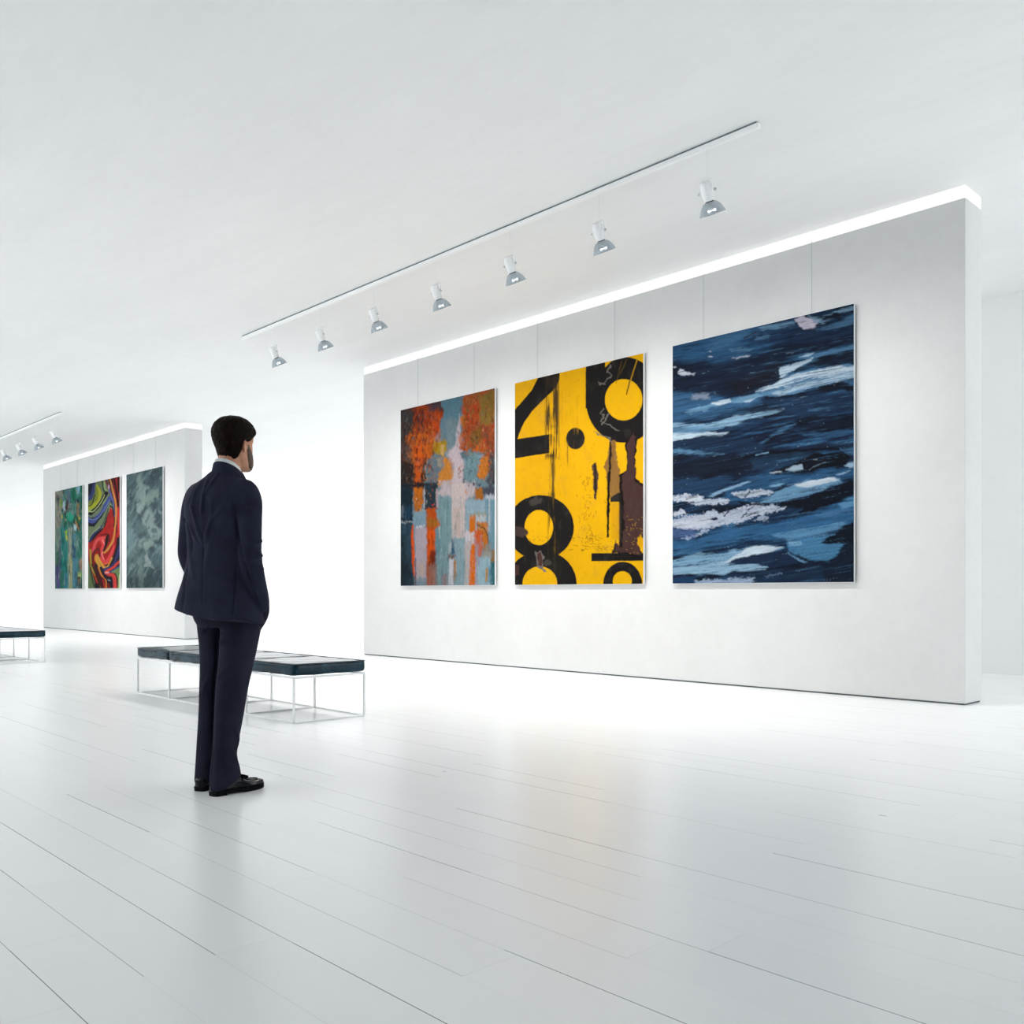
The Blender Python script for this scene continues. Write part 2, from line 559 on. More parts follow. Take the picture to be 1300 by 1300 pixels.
# ------------------------------------------------------------------ paintings (brushwork computed stroke by stroke)
class Canvas:
    """a grid of paint; coordinates are measured on the picture as it hangs, (x, y) per corner"""
    def __init__(self, q, ZL, ZR, nu, nv):
        xl, xr, tl, bl, tr, br = q
        U, V = np.meshgrid((np.arange(nu)) / (nu - 1), (np.arange(nv)) / (nv - 1))
        T = U * (1 / ZL) / ((1 / ZR) * (1 - U) + U / ZL)
        self.X = xl + (xr - xl) * T
        top = tl + (tr - tl) * T
        bot = bl + (br - bl) * T
        self.Y = top + (bot - top) * V
        self.U, self.V = U, V
        self.nu, self.nv = nu, nv
        self.C = np.zeros((nv, nu, 3))
        self.seed = 0
        self.set(0, 0, 1)
    def set(self, ox, oy, s):
        self.x = (self.X - ox) * s
        self.y = (self.Y - oy) * s
    def noise(self, sx, sy, octv=3, seed=None, ang=0):
        """value noise, 0..1; sx, sy feature size"""
        if seed is None:
            self.seed += 1
            seed = self.seed
        rg = np.random.RandomState(seed * 131 + 17)
        x, y = self.x, self.y
        if ang:
            c, s = math.cos(ang), math.sin(ang)
            x, y = x * c + y * s, -x * s + y * c
        out = 0
        amp = 1
        tot = 0
        for o in range(octv):
            G = rg.rand(64, 64)
            a = x / sx * 2 ** o + rg.rand() * 50
            b = y / sy * 2 ** o + rg.rand() * 50
            i = np.floor(a).astype(int)
            j = np.floor(b).astype(int)
            fa = a - i
            fb = b - j
            fa = fa * fa * (3 - 2 * fa)
            fb = fb * fb * (3 - 2 * fb)
            g = lambda p, q: G[q % 64, p % 64]
            v = (g(i, j) * (1 - fa) + g(i + 1, j) * fa) * (1 - fb) + (g(i, j + 1) * (1 - fa) + g(i + 1, j + 1) * fa) * fb
            out = out + v * amp
            tot += amp
            amp *= .55
        return out / tot
    def sd_poly(self, pts, x, y):
        n = len(pts)
        d = np.full(x.shape, 1e9)
        s = np.zeros(x.shape, bool)
        for i in range(n):
            ax, ay = pts[i]
            bx, by = pts[(i + 1) % n]
            ex, ey = bx - ax, by - ay
            L = ex * ex + ey * ey + 1e-9
            t = np.clip(((x - ax) * ex + (y - ay) * ey) / L, 0, 1)
            d = np.minimum(d, np.hypot(x - ax - t * ex, y - ay - t * ey))
            if ay != by:
                cr = ((ay > y) != (by > y)) & (x < (bx - ax) * (y - ay) / (by - ay) + ax)
                s ^= cr
        return np.where(s, -d, d)
    def sd_line(self, pts, w, x, y):
        d = np.full(x.shape, 1e9)
        for i in range(len(pts) - 1):
            ax, ay = pts[i]
            bx, by = pts[i + 1]
            w0 = w[i] if isinstance(w, (list, tuple)) else w
            w1 = w[i + 1] if isinstance(w, (list, tuple)) else w
            ex, ey = bx - ax, by - ay
            L = ex * ex + ey * ey + 1e-9
            t = np.clip(((x - ax) * ex + (y - ay) * ey) / L, 0, 1)
            d = np.minimum(d, np.hypot(x - ax - t * ex, y - ay - t * ey) - (w0 + (w1 - w0) * t))
        return d
    def put(self, sd, col, soft=4, op=1.0, rough=0, rs=(20, 20), ang=0, tint=0, ts=(10, 60), dry=0, ds=(160, 4)):
        """lay colour where sd<0; rough: ragged dry-brush edge and gaps"""
        if rough:
            sd = sd + (self.noise(rs[0], rs[1], 4, ang=ang) - .5) * 2 * rough
        m = np.clip(.5 - sd / (2 * soft), 0, 1)
        m = m * m * (3 - 2 * m) * op
        if dry:
            g = self.noise(ds[0], ds[1], 3, ang=ang)
            deep = np.clip(-sd / 40, 0, 1) * .12
            m = m * np.clip((g + deep - dry) * 7, 0, 1)
        c = np.array(srgb(*col)[:3]) if max(col) > 1.001 else np.array(col)
        c = np.broadcast_to(c, self.C.shape)
        if tint:
            f = 1 + tint * 2 * (self.noise(ts[0], ts[1], 3, ang=ang) - .5)
            c = c * f[..., None]
        self.C = self.C * (1 - m[..., None]) + np.clip(c, 0, 1) * m[..., None]
    def warp(self, w, ws, ang=0):
        if not w:
            return self.x, self.y
        return self.x + (self.noise(ws, ws, 3, ang=ang) - .5) * 2 * w, self.y + (self.noise(ws, ws, 3, ang=ang) - .5) * 2 * w
    def poly(self, pts, col, soft=4, warp=0, ws=60, **k):
        x, y = self.warp(warp, ws)
        self.put(self.sd_poly(pts, x, y), col, soft, **k)
    def rect(self, x0, y0, x1, y1, col, soft=4, warp=0, ws=60, **k):
        self.poly([(x0, y0), (x1, y0), (x1, y1), (x0, y1)], col, soft, warp, ws, **k)
    def line(self, pts, w, col, soft=3, warp=0, ws=60, **k):
        x, y = self.warp(warp, ws)
        self.put(self.sd_line(pts, w, x, y), col, soft, **k)
    def ell(self, cx, cy, rx, ry, col, soft=4, warp=0, ws=60, **k):
        x, y = self.warp(warp, ws)
        self.put((np.hypot((x - cx) / rx, (y - cy) / ry) - 1) * min(rx, ry), col, soft, **k)
    def dabs(self, n, x0, y0, x1, y1, cols, w, h, seed=1, op=.85, soft=3):
        rg = random.Random(seed)
        for i in range(n):
            cx, cy = rg.uniform(x0, x1), rg.uniform(y0, y1)
            ww, hh = w * rg.uniform(.5, 1.3), h * rg.uniform(.5, 1.3)
            self.ell(cx, cy, ww, hh, rg.choice(cols), soft, op=op)
    def smear(self, ax, ay, nx, ny, ang=0):
        """drag the wet paint: resample along a fine ragged displacement (in canvas cells)"""
        dx = (self.noise(nx, ny, 3, ang=ang) - .5) * 2 * ax
        dy = (self.noise(nx, ny, 3, ang=ang) - .5) * 2 * ay
        j, i = np.meshgrid(np.arange(self.nv), np.arange(self.nu), indexing='ij')
        u = np.clip(i + dx, 0, self.nu - 1.001)
        v = np.clip(j + dy, 0, self.nv - 1.001)
        i0, j0 = u.astype(int), v.astype(int)
        fu, fv = (u - i0)[..., None], (v - j0)[..., None]
        C = self.C
        self.C = (C[j0, i0] * (1 - fu) + C[j0, i0 + 1] * fu) * (1 - fv) + (C[j0 + 1, i0] * (1 - fu) + C[j0 + 1, i0 + 1] * fu) * fv
    def glaze(self, col, thr, k, op, sx, sy, ang=0, box=None):
        """scattered thin touches of one colour, where a noise field is high"""
        m = np.clip((self.noise(sx, sy, 4, ang=ang) - thr) * k, 0, 1) * op
        if box:
            x0, y0, x1, y1, f = box
            d = np.minimum(np.minimum(self.x - x0, x1 - self.x), np.minimum(self.y - y0, y1 - self.y))
            m = m * np.clip(d / f, 0, 1)
        self.C = self.C * (1 - m[..., None]) + np.array(srgb(*col)[:3]) * m[..., None]
    def grain(self, amp, sx, sy, ang=0, octv=3):
        f = 1 + amp * 2 * (self.noise(sx, sy, octv, ang=ang) - .5)
        self.C = np.clip(self.C * f[..., None], 0, 1)

def gallery_panel(cv, x0, x1, wires, mat, label):
    """hung print: panel with white edge, painted face, two hanging wires"""
    z0, z1, yf, yb = 1.04, 3.583, 8.058, 8.078
    t = empty('painting', ((x0 + x1) / 2, 8.08, z0))
    tag(t, label, 'painting')
    w = (x1 - x0) / 2
    bm = bmesh.new()
    add_box(bm, -w, w, yf - 8.08, yb - 8.08, 0, z1 - z0, .002)
    link_mesh('backing_panel', bm, M_edge, t, False)
    nu, nv = cv.nu, cv.nv
    gx = -w + .004 + (2 * w - .008) * cv.U
    gz = (z1 - z0 - .004) - (z1 - z0 - .008) * cv.V
    gy = np.full(gx.shape, yf - 8.08 - .0015)
    co = np.stack([gx, gy, gz], -1).reshape(-1, 3)
    idx = np.arange(nu * nv).reshape(nv, nu)
    quads = np.stack([idx[:-1, :-1], idx[1:, :-1], idx[1:, 1:], idx[:-1, 1:]], -1).reshape(-1, 4)
    me = bpy.data.meshes.new('painted_face')
    me.vertices.add(len(co))
    me.vertices.foreach_set('co', co.ravel())
    me.loops.add(quads.size)
    me.loops.foreach_set('vertex_index', quads.ravel())
    me.polygons.add(len(quads))
    me.polygons.foreach_set('loop_start', np.arange(0, quads.size, 4))
    me.update(calc_edges=True)
    at = me.color_attributes.new('paint', 'FLOAT_COLOR', 'POINT')
    rgba = np.concatenate([np.clip(cv.C, 0, 1).reshape(-1, 3) * PGAIN, np.ones((nu * nv, 1))], 1)
    at.data.foreach_set('color', np.clip(rgba, 0, 1).ravel())
    me.materials.append(mat)
    o = bpy.data.objects.new('painted_face', me)
    COL.objects.link(o)
    o.parent = t
    for wx in wires:
        bm = bmesh.new()
        add_tube(bm, [(wx - (x0 + x1) / 2, -.008, z1 - z0 - .01), (wx - (x0 + x1) / 2, -.008, 4.27 - z0)], .0022, 8)
        link_mesh('hanging_wire', bm, M_wire, t)
    return t
PGAIN = .62
M_wire = simple('grey_steel_wire', (.42, .45, .47, 1), .5)
M_paint = paint_mat('painted_canvas')

def rr(v, s):
    return [(a / s, b / s) for a, b in v]

# --- 1: autumn colours over water, orange, slate blue and pale pink
def art_autumn():
    c = Canvas((510, 630, 521, 744, 493.5, 744), 13.33, 11.88, 250, 400)
    c.C[:] = srgb(112, 135, 145)[:3]
    c.set(505, 485, 10)
    V = dict(rough=45, rs=(18, 110))
    c.poly([(40, 350), (540, 240), (620, 340), (570, 470), (540, 640), (480, 760), (470, 920), (400, 1000), (340, 1150), (300, 1320), (40, 1320)], (96, 48, 28), 25, 50, 90, tint=.45, ts=(14, 90), **V)
    c.poly([(40, 350), (230, 310), (200, 600), (120, 760), (40, 800)], (70, 62, 60), 40, 40, 90, tint=.4, ts=(14, 120), **V)
    c.poly([(230, 310), (420, 270), (580, 400), (530, 620), (440, 760), (330, 700), (220, 640)], (165, 68, 22), 20, 60, 70, tint=.5, ts=(12, 60), rough=60, rs=(16, 70))
    c.poly([(430, 560), (540, 420), (530, 640), (470, 720)], (198, 78, 14), 15, 30, 40, tint=.3, rough=40, rs=(14, 50))
    c.poly([(150, 690), (300, 640), (450, 690), (470, 850), (400, 970), (330, 1080), (320, 1320), (225, 1320), (200, 1010), (130, 920)], (196, 96, 20), 22, 50, 70, tint=.38, ts=(12, 60), rough=50, rs=(14, 80))
    c.poly([(210, 800), (330, 760), (350, 1000), (300, 1320), (235, 1320), (215, 1050)], (214, 92, 10), 14, 30, 60, tint=.25, ts=(8, 80), rough=35, rs=(10, 90))
    c.poly([(60, 780), (200, 800), (190, 1050), (60, 1050)], (92, 82, 78), 30, 40, 60, op=.7, rough=50, rs=(12, 100))
    c.poly([(45, 1000), (225, 1040), (225, 1320), (45, 1320)], (44, 38, 34), 20, 20, 60, tint=.5, ts=(14, 50), rough=40, rs=(12, 60))
    c.poly([(300, 1100), (360, 1120), (390, 1240), (320, 1280)], (52, 28, 16), 12, 20, 40, rough=30, rs=(12, 40))
    c.poly([(380, 270), (540, 240), (560, 340), (430, 380)], (62, 66, 78), 20, 40, 50, op=.8, rough=40, rs=(20, 40))
    c.poly([(545, 235), (850, 165), (850, 380), (800, 560), (740, 860), (650, 800), (600, 650), (545, 560), (600, 440), (600, 360)], (92, 130, 146), 18, 18, 60, tint=.10, ts=(14, 120), rough=18, rs=(14, 80))
    c.poly([(600, 480), (780, 480), (730, 870), (650, 820)], (128, 142, 148), 60, 20, 80, op=.8)
    c.poly([(800, 420), (830, 520), (800, 660), (830, 820), (860, 1000), (850, 1320), (680, 1320), (720, 1080), (640, 930), (670, 860), (740, 820), (770, 600)], (196, 182, 188), 20, 16, 60, tint=.06, rough=18, rs=(14, 70))
    c.poly([(850, 165), (1260, 60), (1260, 980), (1110, 930), (950, 850), (800, 850), (820, 620), (830, 420)], (168, 82, 40), 18, 40, 60, tint=.45, ts=(14, 40), rough=45, rs=(22, 50))
    c.poly([(1050, 170), (1260, 110), (1260, 520), (1110, 570), (1050, 450)], (140, 112, 46), 26, 30, 60, tint=.25, ts=(20, 60), rough=40, rs=(24, 70))
    c.poly([(860, 330), (1040, 260), (1030, 520), (900, 700), (850, 560)], (184, 70, 26), 20, 50, 40, tint=.3, ts=(14, 30), rough=60, rs=(18, 40))
    c.ell(850, 490, 45, 70, (190, 110, 40), 14, 14, 30, tint=.2)
    c.poly([(950, 640), (1080, 580), (1090, 720), (950, 800)], (128, 92, 30), 20, 20, 40, rough=30, rs=(20, 40))
    c.poly([(960, 820), (1100, 740), (1130, 860), (1090, 920), (980, 880)], (205, 100, 30), 14, 30, 40, rough=30, rs=(16, 40))
    c.poly([(840, 850), (930, 840), (900, 880), (850, 885)], (188, 80, 24), 6, 6, 20)
    c.poly([(780, 680), (840, 660), (850, 820), (810, 830)], (186, 120, 92), 12, 14, 30, op=.8, rough=20, rs=(10, 40))
    c.poly([(850, 900), (1130, 900), (1090, 1010), (1050, 1270), (880, 1270)], (116, 146, 154), 12, 10, 50, tint=.12, ts=(12, 90), rough=16, rs=(12, 70))
    c.poly([(800, 880), (900, 890), (900, 1000), (820, 970)], (84, 116, 128), 10, 20, 30, rough=30, rs=(20, 30))
    c.ell(1075, 945, 40, 30, (130, 160, 180), 10, 8, 20)
    c.poly([(1080, 960), (1210, 940), (1180, 1130), (1100, 1260), (1040, 1200)], (206, 124, 40), 14, 30, 40, tint=.25, ts=(16, 40), rough=35, rs=(16, 40))
    c.poly([(1190, 900), (1260, 900), (1260, 1320), (1150, 1320), (1170, 1150)], (80, 78, 84), 18, 30, 40, tint=.5, ts=(16, 30), rough=40, rs=(18, 30))
    c.poly([(470, 760), (640, 740), (645, 860), (590, 940), (500, 920), (460, 870)], (170, 138, 26), 16, 16, 40, tint=.25, ts=(12, 60), rough=24, rs=(12, 50))
    c.poly([(560, 800), (610, 800), (600, 940), (560, 920)], (206, 170, 112), 10, 8, 30, op=.8)
    c.poly([(480, 700), (560, 660), (560, 760), (480, 760)], (176, 132, 120), 12, 14, 30, op=.7)
    c.poly([(395, 985), (560, 920), (575, 1100), (540, 1270), (370, 1300)], (98, 118, 130), 14, 14, 50, tint=.15, ts=(10, 80), rough=22, rs=(12, 70))
    c.poly([(500, 960), (570, 970), (570, 1080), (520, 1060)], (158, 150, 132), 10, 14, 30, op=.8, rough=24, rs=(14, 30))
    c.poly([(590, 960), (640, 960), (710, 1080), (705, 1230), (620, 1320), (530, 1320), (525, 1160), (590, 1100)], (198, 130, 52), 14, 22, 40, tint=.22, ts=(14, 40), rough=28, rs=(16, 40))
    c.line([(690, 1040), (730, 1055)], 6, (196, 120, 70), 4, 6, 20)
    c.dabs(46, 1085, 560, 1240, 920, [(172, 28, 36), (150, 24, 40), (70, 60, 70), (205, 160, 120), (214, 60, 40)], 8, 13, 3)
    c.dabs(40, 830, 200, 1240, 600, [(206, 176, 150), (120, 60, 30), (214, 96, 40)], 8, 10, 4, .6)
    c.dabs(40, 220, 330, 560, 760, [(60, 30, 20), (206, 110, 50), (44, 30, 26)], 6, 16, 5, .6)
    c.dabs(30, 1000, 950, 1230, 1280, [(60, 50, 50), (180, 60, 40), (40, 44, 52)], 7, 10, 6, .7)
    c.dabs(26, 780, 1050, 860, 1320, [(150, 80, 30), (60, 60, 56), (190, 120, 60)], 7, 13, 7, .8)
    # the lower half
    c.set(505, 615, 10)
    H = dict(rough=16, rs=(12, 90))
    c.poly([(560, -20), (700, -40), (1000, -10), (1000, 120), (900, 210), (640, 190), (520, 130)], (186, 174, 178), 26, 30, 60, tint=.12, rough=40, rs=(30, 40))
    c.rect(500, 150, 712, 1310, (124, 152, 158), 14, 10, 60, tint=.13, ts=(12, 160), **H)
    c.rect(880, 195, 1245, 640, (146, 170, 182), 14, 10, 60, tint=.12, ts=(80, 12), **H)
    c.rect(700, -20, 872, 690, (200, 186, 184), 10, 8, 60, tint=.04, ts=(14, 160), **H)
    c.rect(730, 300, 805, 660, (196, 176, 166), 10, 6, 40, op=.8, **H)
    c.rect(730, 685, 875, 1310, (138, 163, 172), 12, 10, 50, tint=.10, ts=(12, 160), **H)
    c.rect(868, 600, 1000, 770, (206, 198, 204), 10, 10, 40, **H)
    c.rect(868, 740, 955, 1310, (188, 178, 178), 12, 8, 50, tint=.12, ts=(10, 160), **H)
    c.rect(1130, 190, 1250, 880, (118, 152, 168), 14, 10, 50, tint=.2, ts=(12, 140), **H)
    c.line([(1180, 200), (1175, 600)], 9, (196, 196, 200), 6, 6, 30, op=.8)
    c.rect(1030, 860, 1200, 1310, (156, 186, 197), 14, 12, 50, tint=.10, ts=(12, 160), **H)
    c.rect(1195, 980, 1250, 1310, (52, 108, 118), 14, 12, 50, tint=.2, **H)
    c.rect(1195, 840, 1250, 1000, (150, 112, 58), 14, 16, 30, **H)
    # left side
    c.rect(40, -20, 205, 480, (26, 44, 56), 10, 14, 40, tint=.5, ts=(40, 26), rough=14, rs=(30, 14))
    c.rect(90, 275, 182, 465, (30, 62, 86), 8, 8, 40, tint=.25)
    c.rect(50, 270, 88, 420, (120, 130, 140), 8, 12, 30, op=.6, rough=20, rs=(10, 40))
    c.rect(40, 480, 215, 1310, (50, 76, 92), 12, 10, 50, tint=.3, ts=(10, 200), **H)
    c.rect(40, 640, 110, 1310, (28, 46, 54), 34, 10, 60, op=.75)
    c.rect(40, 980, 215, 1310, (22, 36, 42), 120, 10, 60, op=.7)
    c.line([(60, 480), (195, 478)], 9, (170, 175, 182), 6, 10, 30, rough=8, rs=(20, 8))
    c.rect(200, -20, 355, 60, (40, 36, 34), 10, 12, 30, tint=.6, ts=(16, 16))
    c.rect(355, -20, 520, 320, (38, 58, 68), 9, 10, 40, tint=.4, ts=(40, 20))
    c.rect(205, 340, 375, 560, (130, 156, 172), 10, 8, 50, tint=.06, **H)
    c.rect(232, 550, 390, 1240, (180, 168, 178), 10, 8, 50, tint=.05, ts=(14, 160), **H)
    c.rect(270, 1010, 350, 1160, (190, 168, 152), 20, 10, 40, op=.7)
    c.rect(245, 1190, 390, 1310, (126, 146, 158), 26, 14, 40, op=.9)
    c.line([(250, 548), (360, 525)], 8, (206, 204, 208), 5, 6, 30)
    c.poly([(212, 40), (340, 50), (335, 230), (300, 350), (240, 350), (215, 220)], (190, 106, 16), 10, 14, 40, tint=.3, ts=(14, 60), rough=16, rs=(18, 40))
    c.dabs(30, 215, 180, 345, 350, [(50, 36, 26), (206, 190, 176), (40, 34, 30), (210, 160, 120)], 9, 7, 8, .8)
    c.rect(345, 60, 362, 330, (190, 184, 190), 5, 6, 30, op=.9, rough=8, rs=(8, 40))
    c.dabs(14, 375, 70, 490, 280, [(206, 92, 40), (150, 160, 165), (26, 40, 50)], 11, 9, 9, .8)
    c.rect(500, 60, 525, 300, (190, 168, 172), 7, 8, 30, op=.9)
    c.ell(462, 256, 14, 9, (235, 60, 20), 5)
    c.ell(882, 108, 18, 11, (216, 128, 40), 5, 4, 10)
    c.line([(205, 520), (198, 660), (212, 900), (205, 990), (222, 1160)], [8, 16, 17, 14, 5], (226, 88, 12), 6, 5, 30, tint=.15)
    c.line([(240, 940), (240, 1300)], 7, (110, 40, 24), 6, 6, 40, op=.8)
    c.poly([(378, 300), (500, 300), (505, 430), (560, 510), (490, 580), (480, 1310), (385, 1310)], (190, 82, 16), 12, 14, 40, tint=.3, ts=(10, 120), rough=14, rs=(12, 70))
    c.rect(400, 590, 480, 900, (222, 88, 6), 14, 10, 40, tint=.15, ts=(12, 120))
    c.rect(390, 440, 540, 545, (160, 108, 30), 20, 20, 40, op=.8, rough=20, rs=(40, 20))
    c.rect(430, 850, 500, 1080, (104, 26, 10), 20, 12, 40, op=.85, rough=22, rs=(10, 80))
    c.rect(380, 1020, 520, 1310, (140, 112, 104), 18, 14, 40, op=.75, tint=.4, ts=(8, 160), rough=24, rs=(8, 90))
    c.line([(390, 1000), (400, 1280)], 9, (170, 84, 34), 6, 6, 40, op=.8)
    c.rect(505, 560, 560, 880, (90, 130, 140), 22, 10, 40, op=.6)
    c.line([(540, 540), (548, 700)], 6, (196, 206, 206), 5, 4, 20, op=.8)
    c.rect(575, 1150, 640, 1310, (150, 108, 110), 20, 12, 40, op=.7)
    # right side
    c.rect(1003, 52, 1103, 205, (166, 100, 36), 9, 9, 40, tint=.2, ts=(14, 60), rough=8, rs=(14, 30))
    c.rect(1100, 40, 1250, 150, (74, 76, 88), 14, 16, 40, tint=.3, rough=14, rs=(20, 20))
    c.rect(1130, 140, 1245, 195, (186, 190, 200), 10, 10, 40, op=.9)
    c.rect(930, 365, 1140, 420, (150, 146, 120), 14, 8, 40, op=.7, rough=12, rs=(12, 40))
    c.rect(927, 400, 1003, 610, (206, 112, 22), 9, 8, 40, tint=.18, ts=(10, 60), rough=8, rs=(12, 40))
    for yy in (420, 450, 480, 512):
        c.line([(995, yy), (1035, yy)], 6, (180, 150, 120), 4, 3, 20, op=.8)
    c.rect(1010, 410, 1140, 480, (186, 194, 200), 12, 12, 30, op=.8, rough=16, rs=(30, 12))
    c.poly([(1035, 490), (1150, 490), (1175, 740), (1130, 830), (1050, 830), (1020, 600)], (194, 114, 34), 12, 20, 40, tint=.35, ts=(12, 60), rough=20, rs=(14, 50))
    c.poly([(980, 610), (1085, 600), (1095, 860), (1060, 940), (1020, 880)], (206, 88, 40), 12, 18, 40, tint=.25, rough=20, rs=(14, 60))
    c.line([(1030, 520), (1110, 560), (1160, 650), (1172, 770)], [8, 10, 8, 4], (86, 74, 40), 6, 6, 30)
    c.dabs(18, 1000, 500, 1130, 640, [(66, 60, 56), (120, 70, 30), (206, 170, 130)], 10, 8, 10, .8)
    c.rect(1000, 760, 1050, 1050, (166, 140, 150), 16, 12, 40, op=.7, rough=16, rs=(10, 70))
    c.rect(1090, 780, 1190, 930, (156, 128, 96), 22, 16, 40, op=.7, rough=20, rs=(12, 60))
    c.poly([(945, 770), (1003, 770), (1000, 1310), (925, 1310), (930, 1000)], (216, 108, 12), 9, 8, 40, tint=.2, ts=(10, 120), rough=10, rs=(10, 80))
    c.rect(1000, 1000, 1030, 1310, (186, 172, 182), 12, 8, 40, op=.8)
    c.line([(1150, 1080), (1142, 1230)], 13, (190, 138, 60), 7, 5, 30)
    c.line([(1180, 1060), (1172, 1240)], 12, (60, 130, 180), 10, 6, 30, op=.6)
    # the small boat-like accent
    c.poly([(690, 890), (712, 740), (745, 890)], (58, 94, 120), 8, 4, 20)
    c.line([(712, 640), (712, 800)], 3, (90, 100, 110), 3, 3, 20, op=.7)
    c.poly([(664, 760), (700, 740), (690, 860), (660, 900)], (180, 188, 192), 9, 6, 20, op=.7)
    c.poly([(640, 895), (760, 905), (720, 945), (670, 940)], (120, 70, 50), 7, 10, 20, op=.85)
    c.poly([(668, 950), (728, 950), (720, 1280), (660, 1280)], (202, 202, 210), 10, 6, 30)
    c.poly([(730, 960), (758, 960), (756, 1180), (725, 1250)], (178, 118, 36), 8, 6, 30, tint=.2)
    c.line([(690, 1185), (750, 1185)], 3, (100, 70, 60), 3)
    c.ell(652, 960, 12, 28, (80, 110, 122), 5, op=.7)
    c.dabs(30, 50, -20, 520, 50, [(20, 30, 34), (60, 36, 24), (100, 60, 30), (14, 22, 28)], 16, 12, 11, .8)
    c.dabs(26, 850, -25, 1240, 30, [(30, 36, 42), (110, 116, 124), (44, 40, 40)], 12, 9, 12, .85)
    # broken colour worked over the whole surface
    c.set(505, 485, 10)
    L = (40, 330, 520, 1310, 60)
    c.glaze((58, 26, 14), .56, 7, .85, 22, 46, 0, L)
    c.glaze((206, 118, 44), .60, 8, .8, 16, 30, 0, (110, 520, 520, 1310, 60))
    c.glaze((150, 40, 14), .58, 7, .75, 18, 60, 0, (200, 260, 600, 900, 60))
    c.glaze((40, 52, 60), .62, 8, .8, 14, 70, 0, (40, 340, 420, 1310, 40))
    c.glaze((120, 128, 130), .66, 8, .6, 12, 50, 0, (40, 340, 560, 1310, 40))
    Rr = (820, 120, 1260, 960, 50)
    c.glaze((110, 48, 22), .57, 7, .8, 20, 34, 0, Rr)
    c.glaze((176, 116, 62), .58, 7, .7, 20, 26, 0, Rr)
    c.glaze((120, 104, 60), .58, 7, .7, 26, 46, 0, Rr)
    c.glaze((150, 30, 30), .62, 9, .8, 14, 20, 0, (1060, 540, 1260, 1000, 30))
    c.glaze((66, 60, 60), .62, 8, .7, 14, 26, 0, (820, 500, 1260, 1310, 40))
    c.glaze((176, 100, 40), .62, 8, .8, 18, 22, 0, (520, 940, 720, 1320, 20))
    c.glaze((100, 108, 106), .62, 8, .6, 14, 60, 0, (560, 180, 860, 900, 40))
    c.set(505, 615, 10)
    c.glaze((92, 124, 134), .58, 7, .6, 11, 150, 0, (500, 150, 880, 1310, 20))
    c.glaze((170, 186, 190), .62, 8, .6, 9, 170, 0, (500, 300, 1240, 1310, 20))
    c.glaze((150, 150, 158), .60, 7, .5, 10, 160, 0, (230, 560, 380, 1250, 20))
    c.glaze((14, 26, 34), .58, 7, .7, 16, 60, 0, (40, 0, 215, 1310, 14))
    c.glaze((84, 110, 124), .64, 8, .6, 10, 120, 0, (40, 300, 215, 1310, 14))
    c.glaze((92, 36, 14), .58, 7, .75, 11, 100, 0, (380, 320, 500, 1310, 14))
    c.glaze((206, 120, 50), .62, 8, .7, 12, 40, 0, (920, 390, 1190, 860, 20))
    c.glaze((90, 60, 44), .62, 8, .7, 14, 24, 0, (200, 30, 520, 360, 20))
    c.glaze((110, 150, 166), .60, 7, .6, 10, 130, 0, (1000, 640, 1250, 1310, 20))
    c.smear(2.2, 1.2, 9, 14)
    c.smear(1.2, 5, 5, 60)
    c.smear(1.0, 1.0, 4, 5)
    c.grain(.16, 8, 30)
    c.grain(.12, 5, 5)
    c.C = np.clip(c.C * .84, 0, 1) ** 1.06
    return c

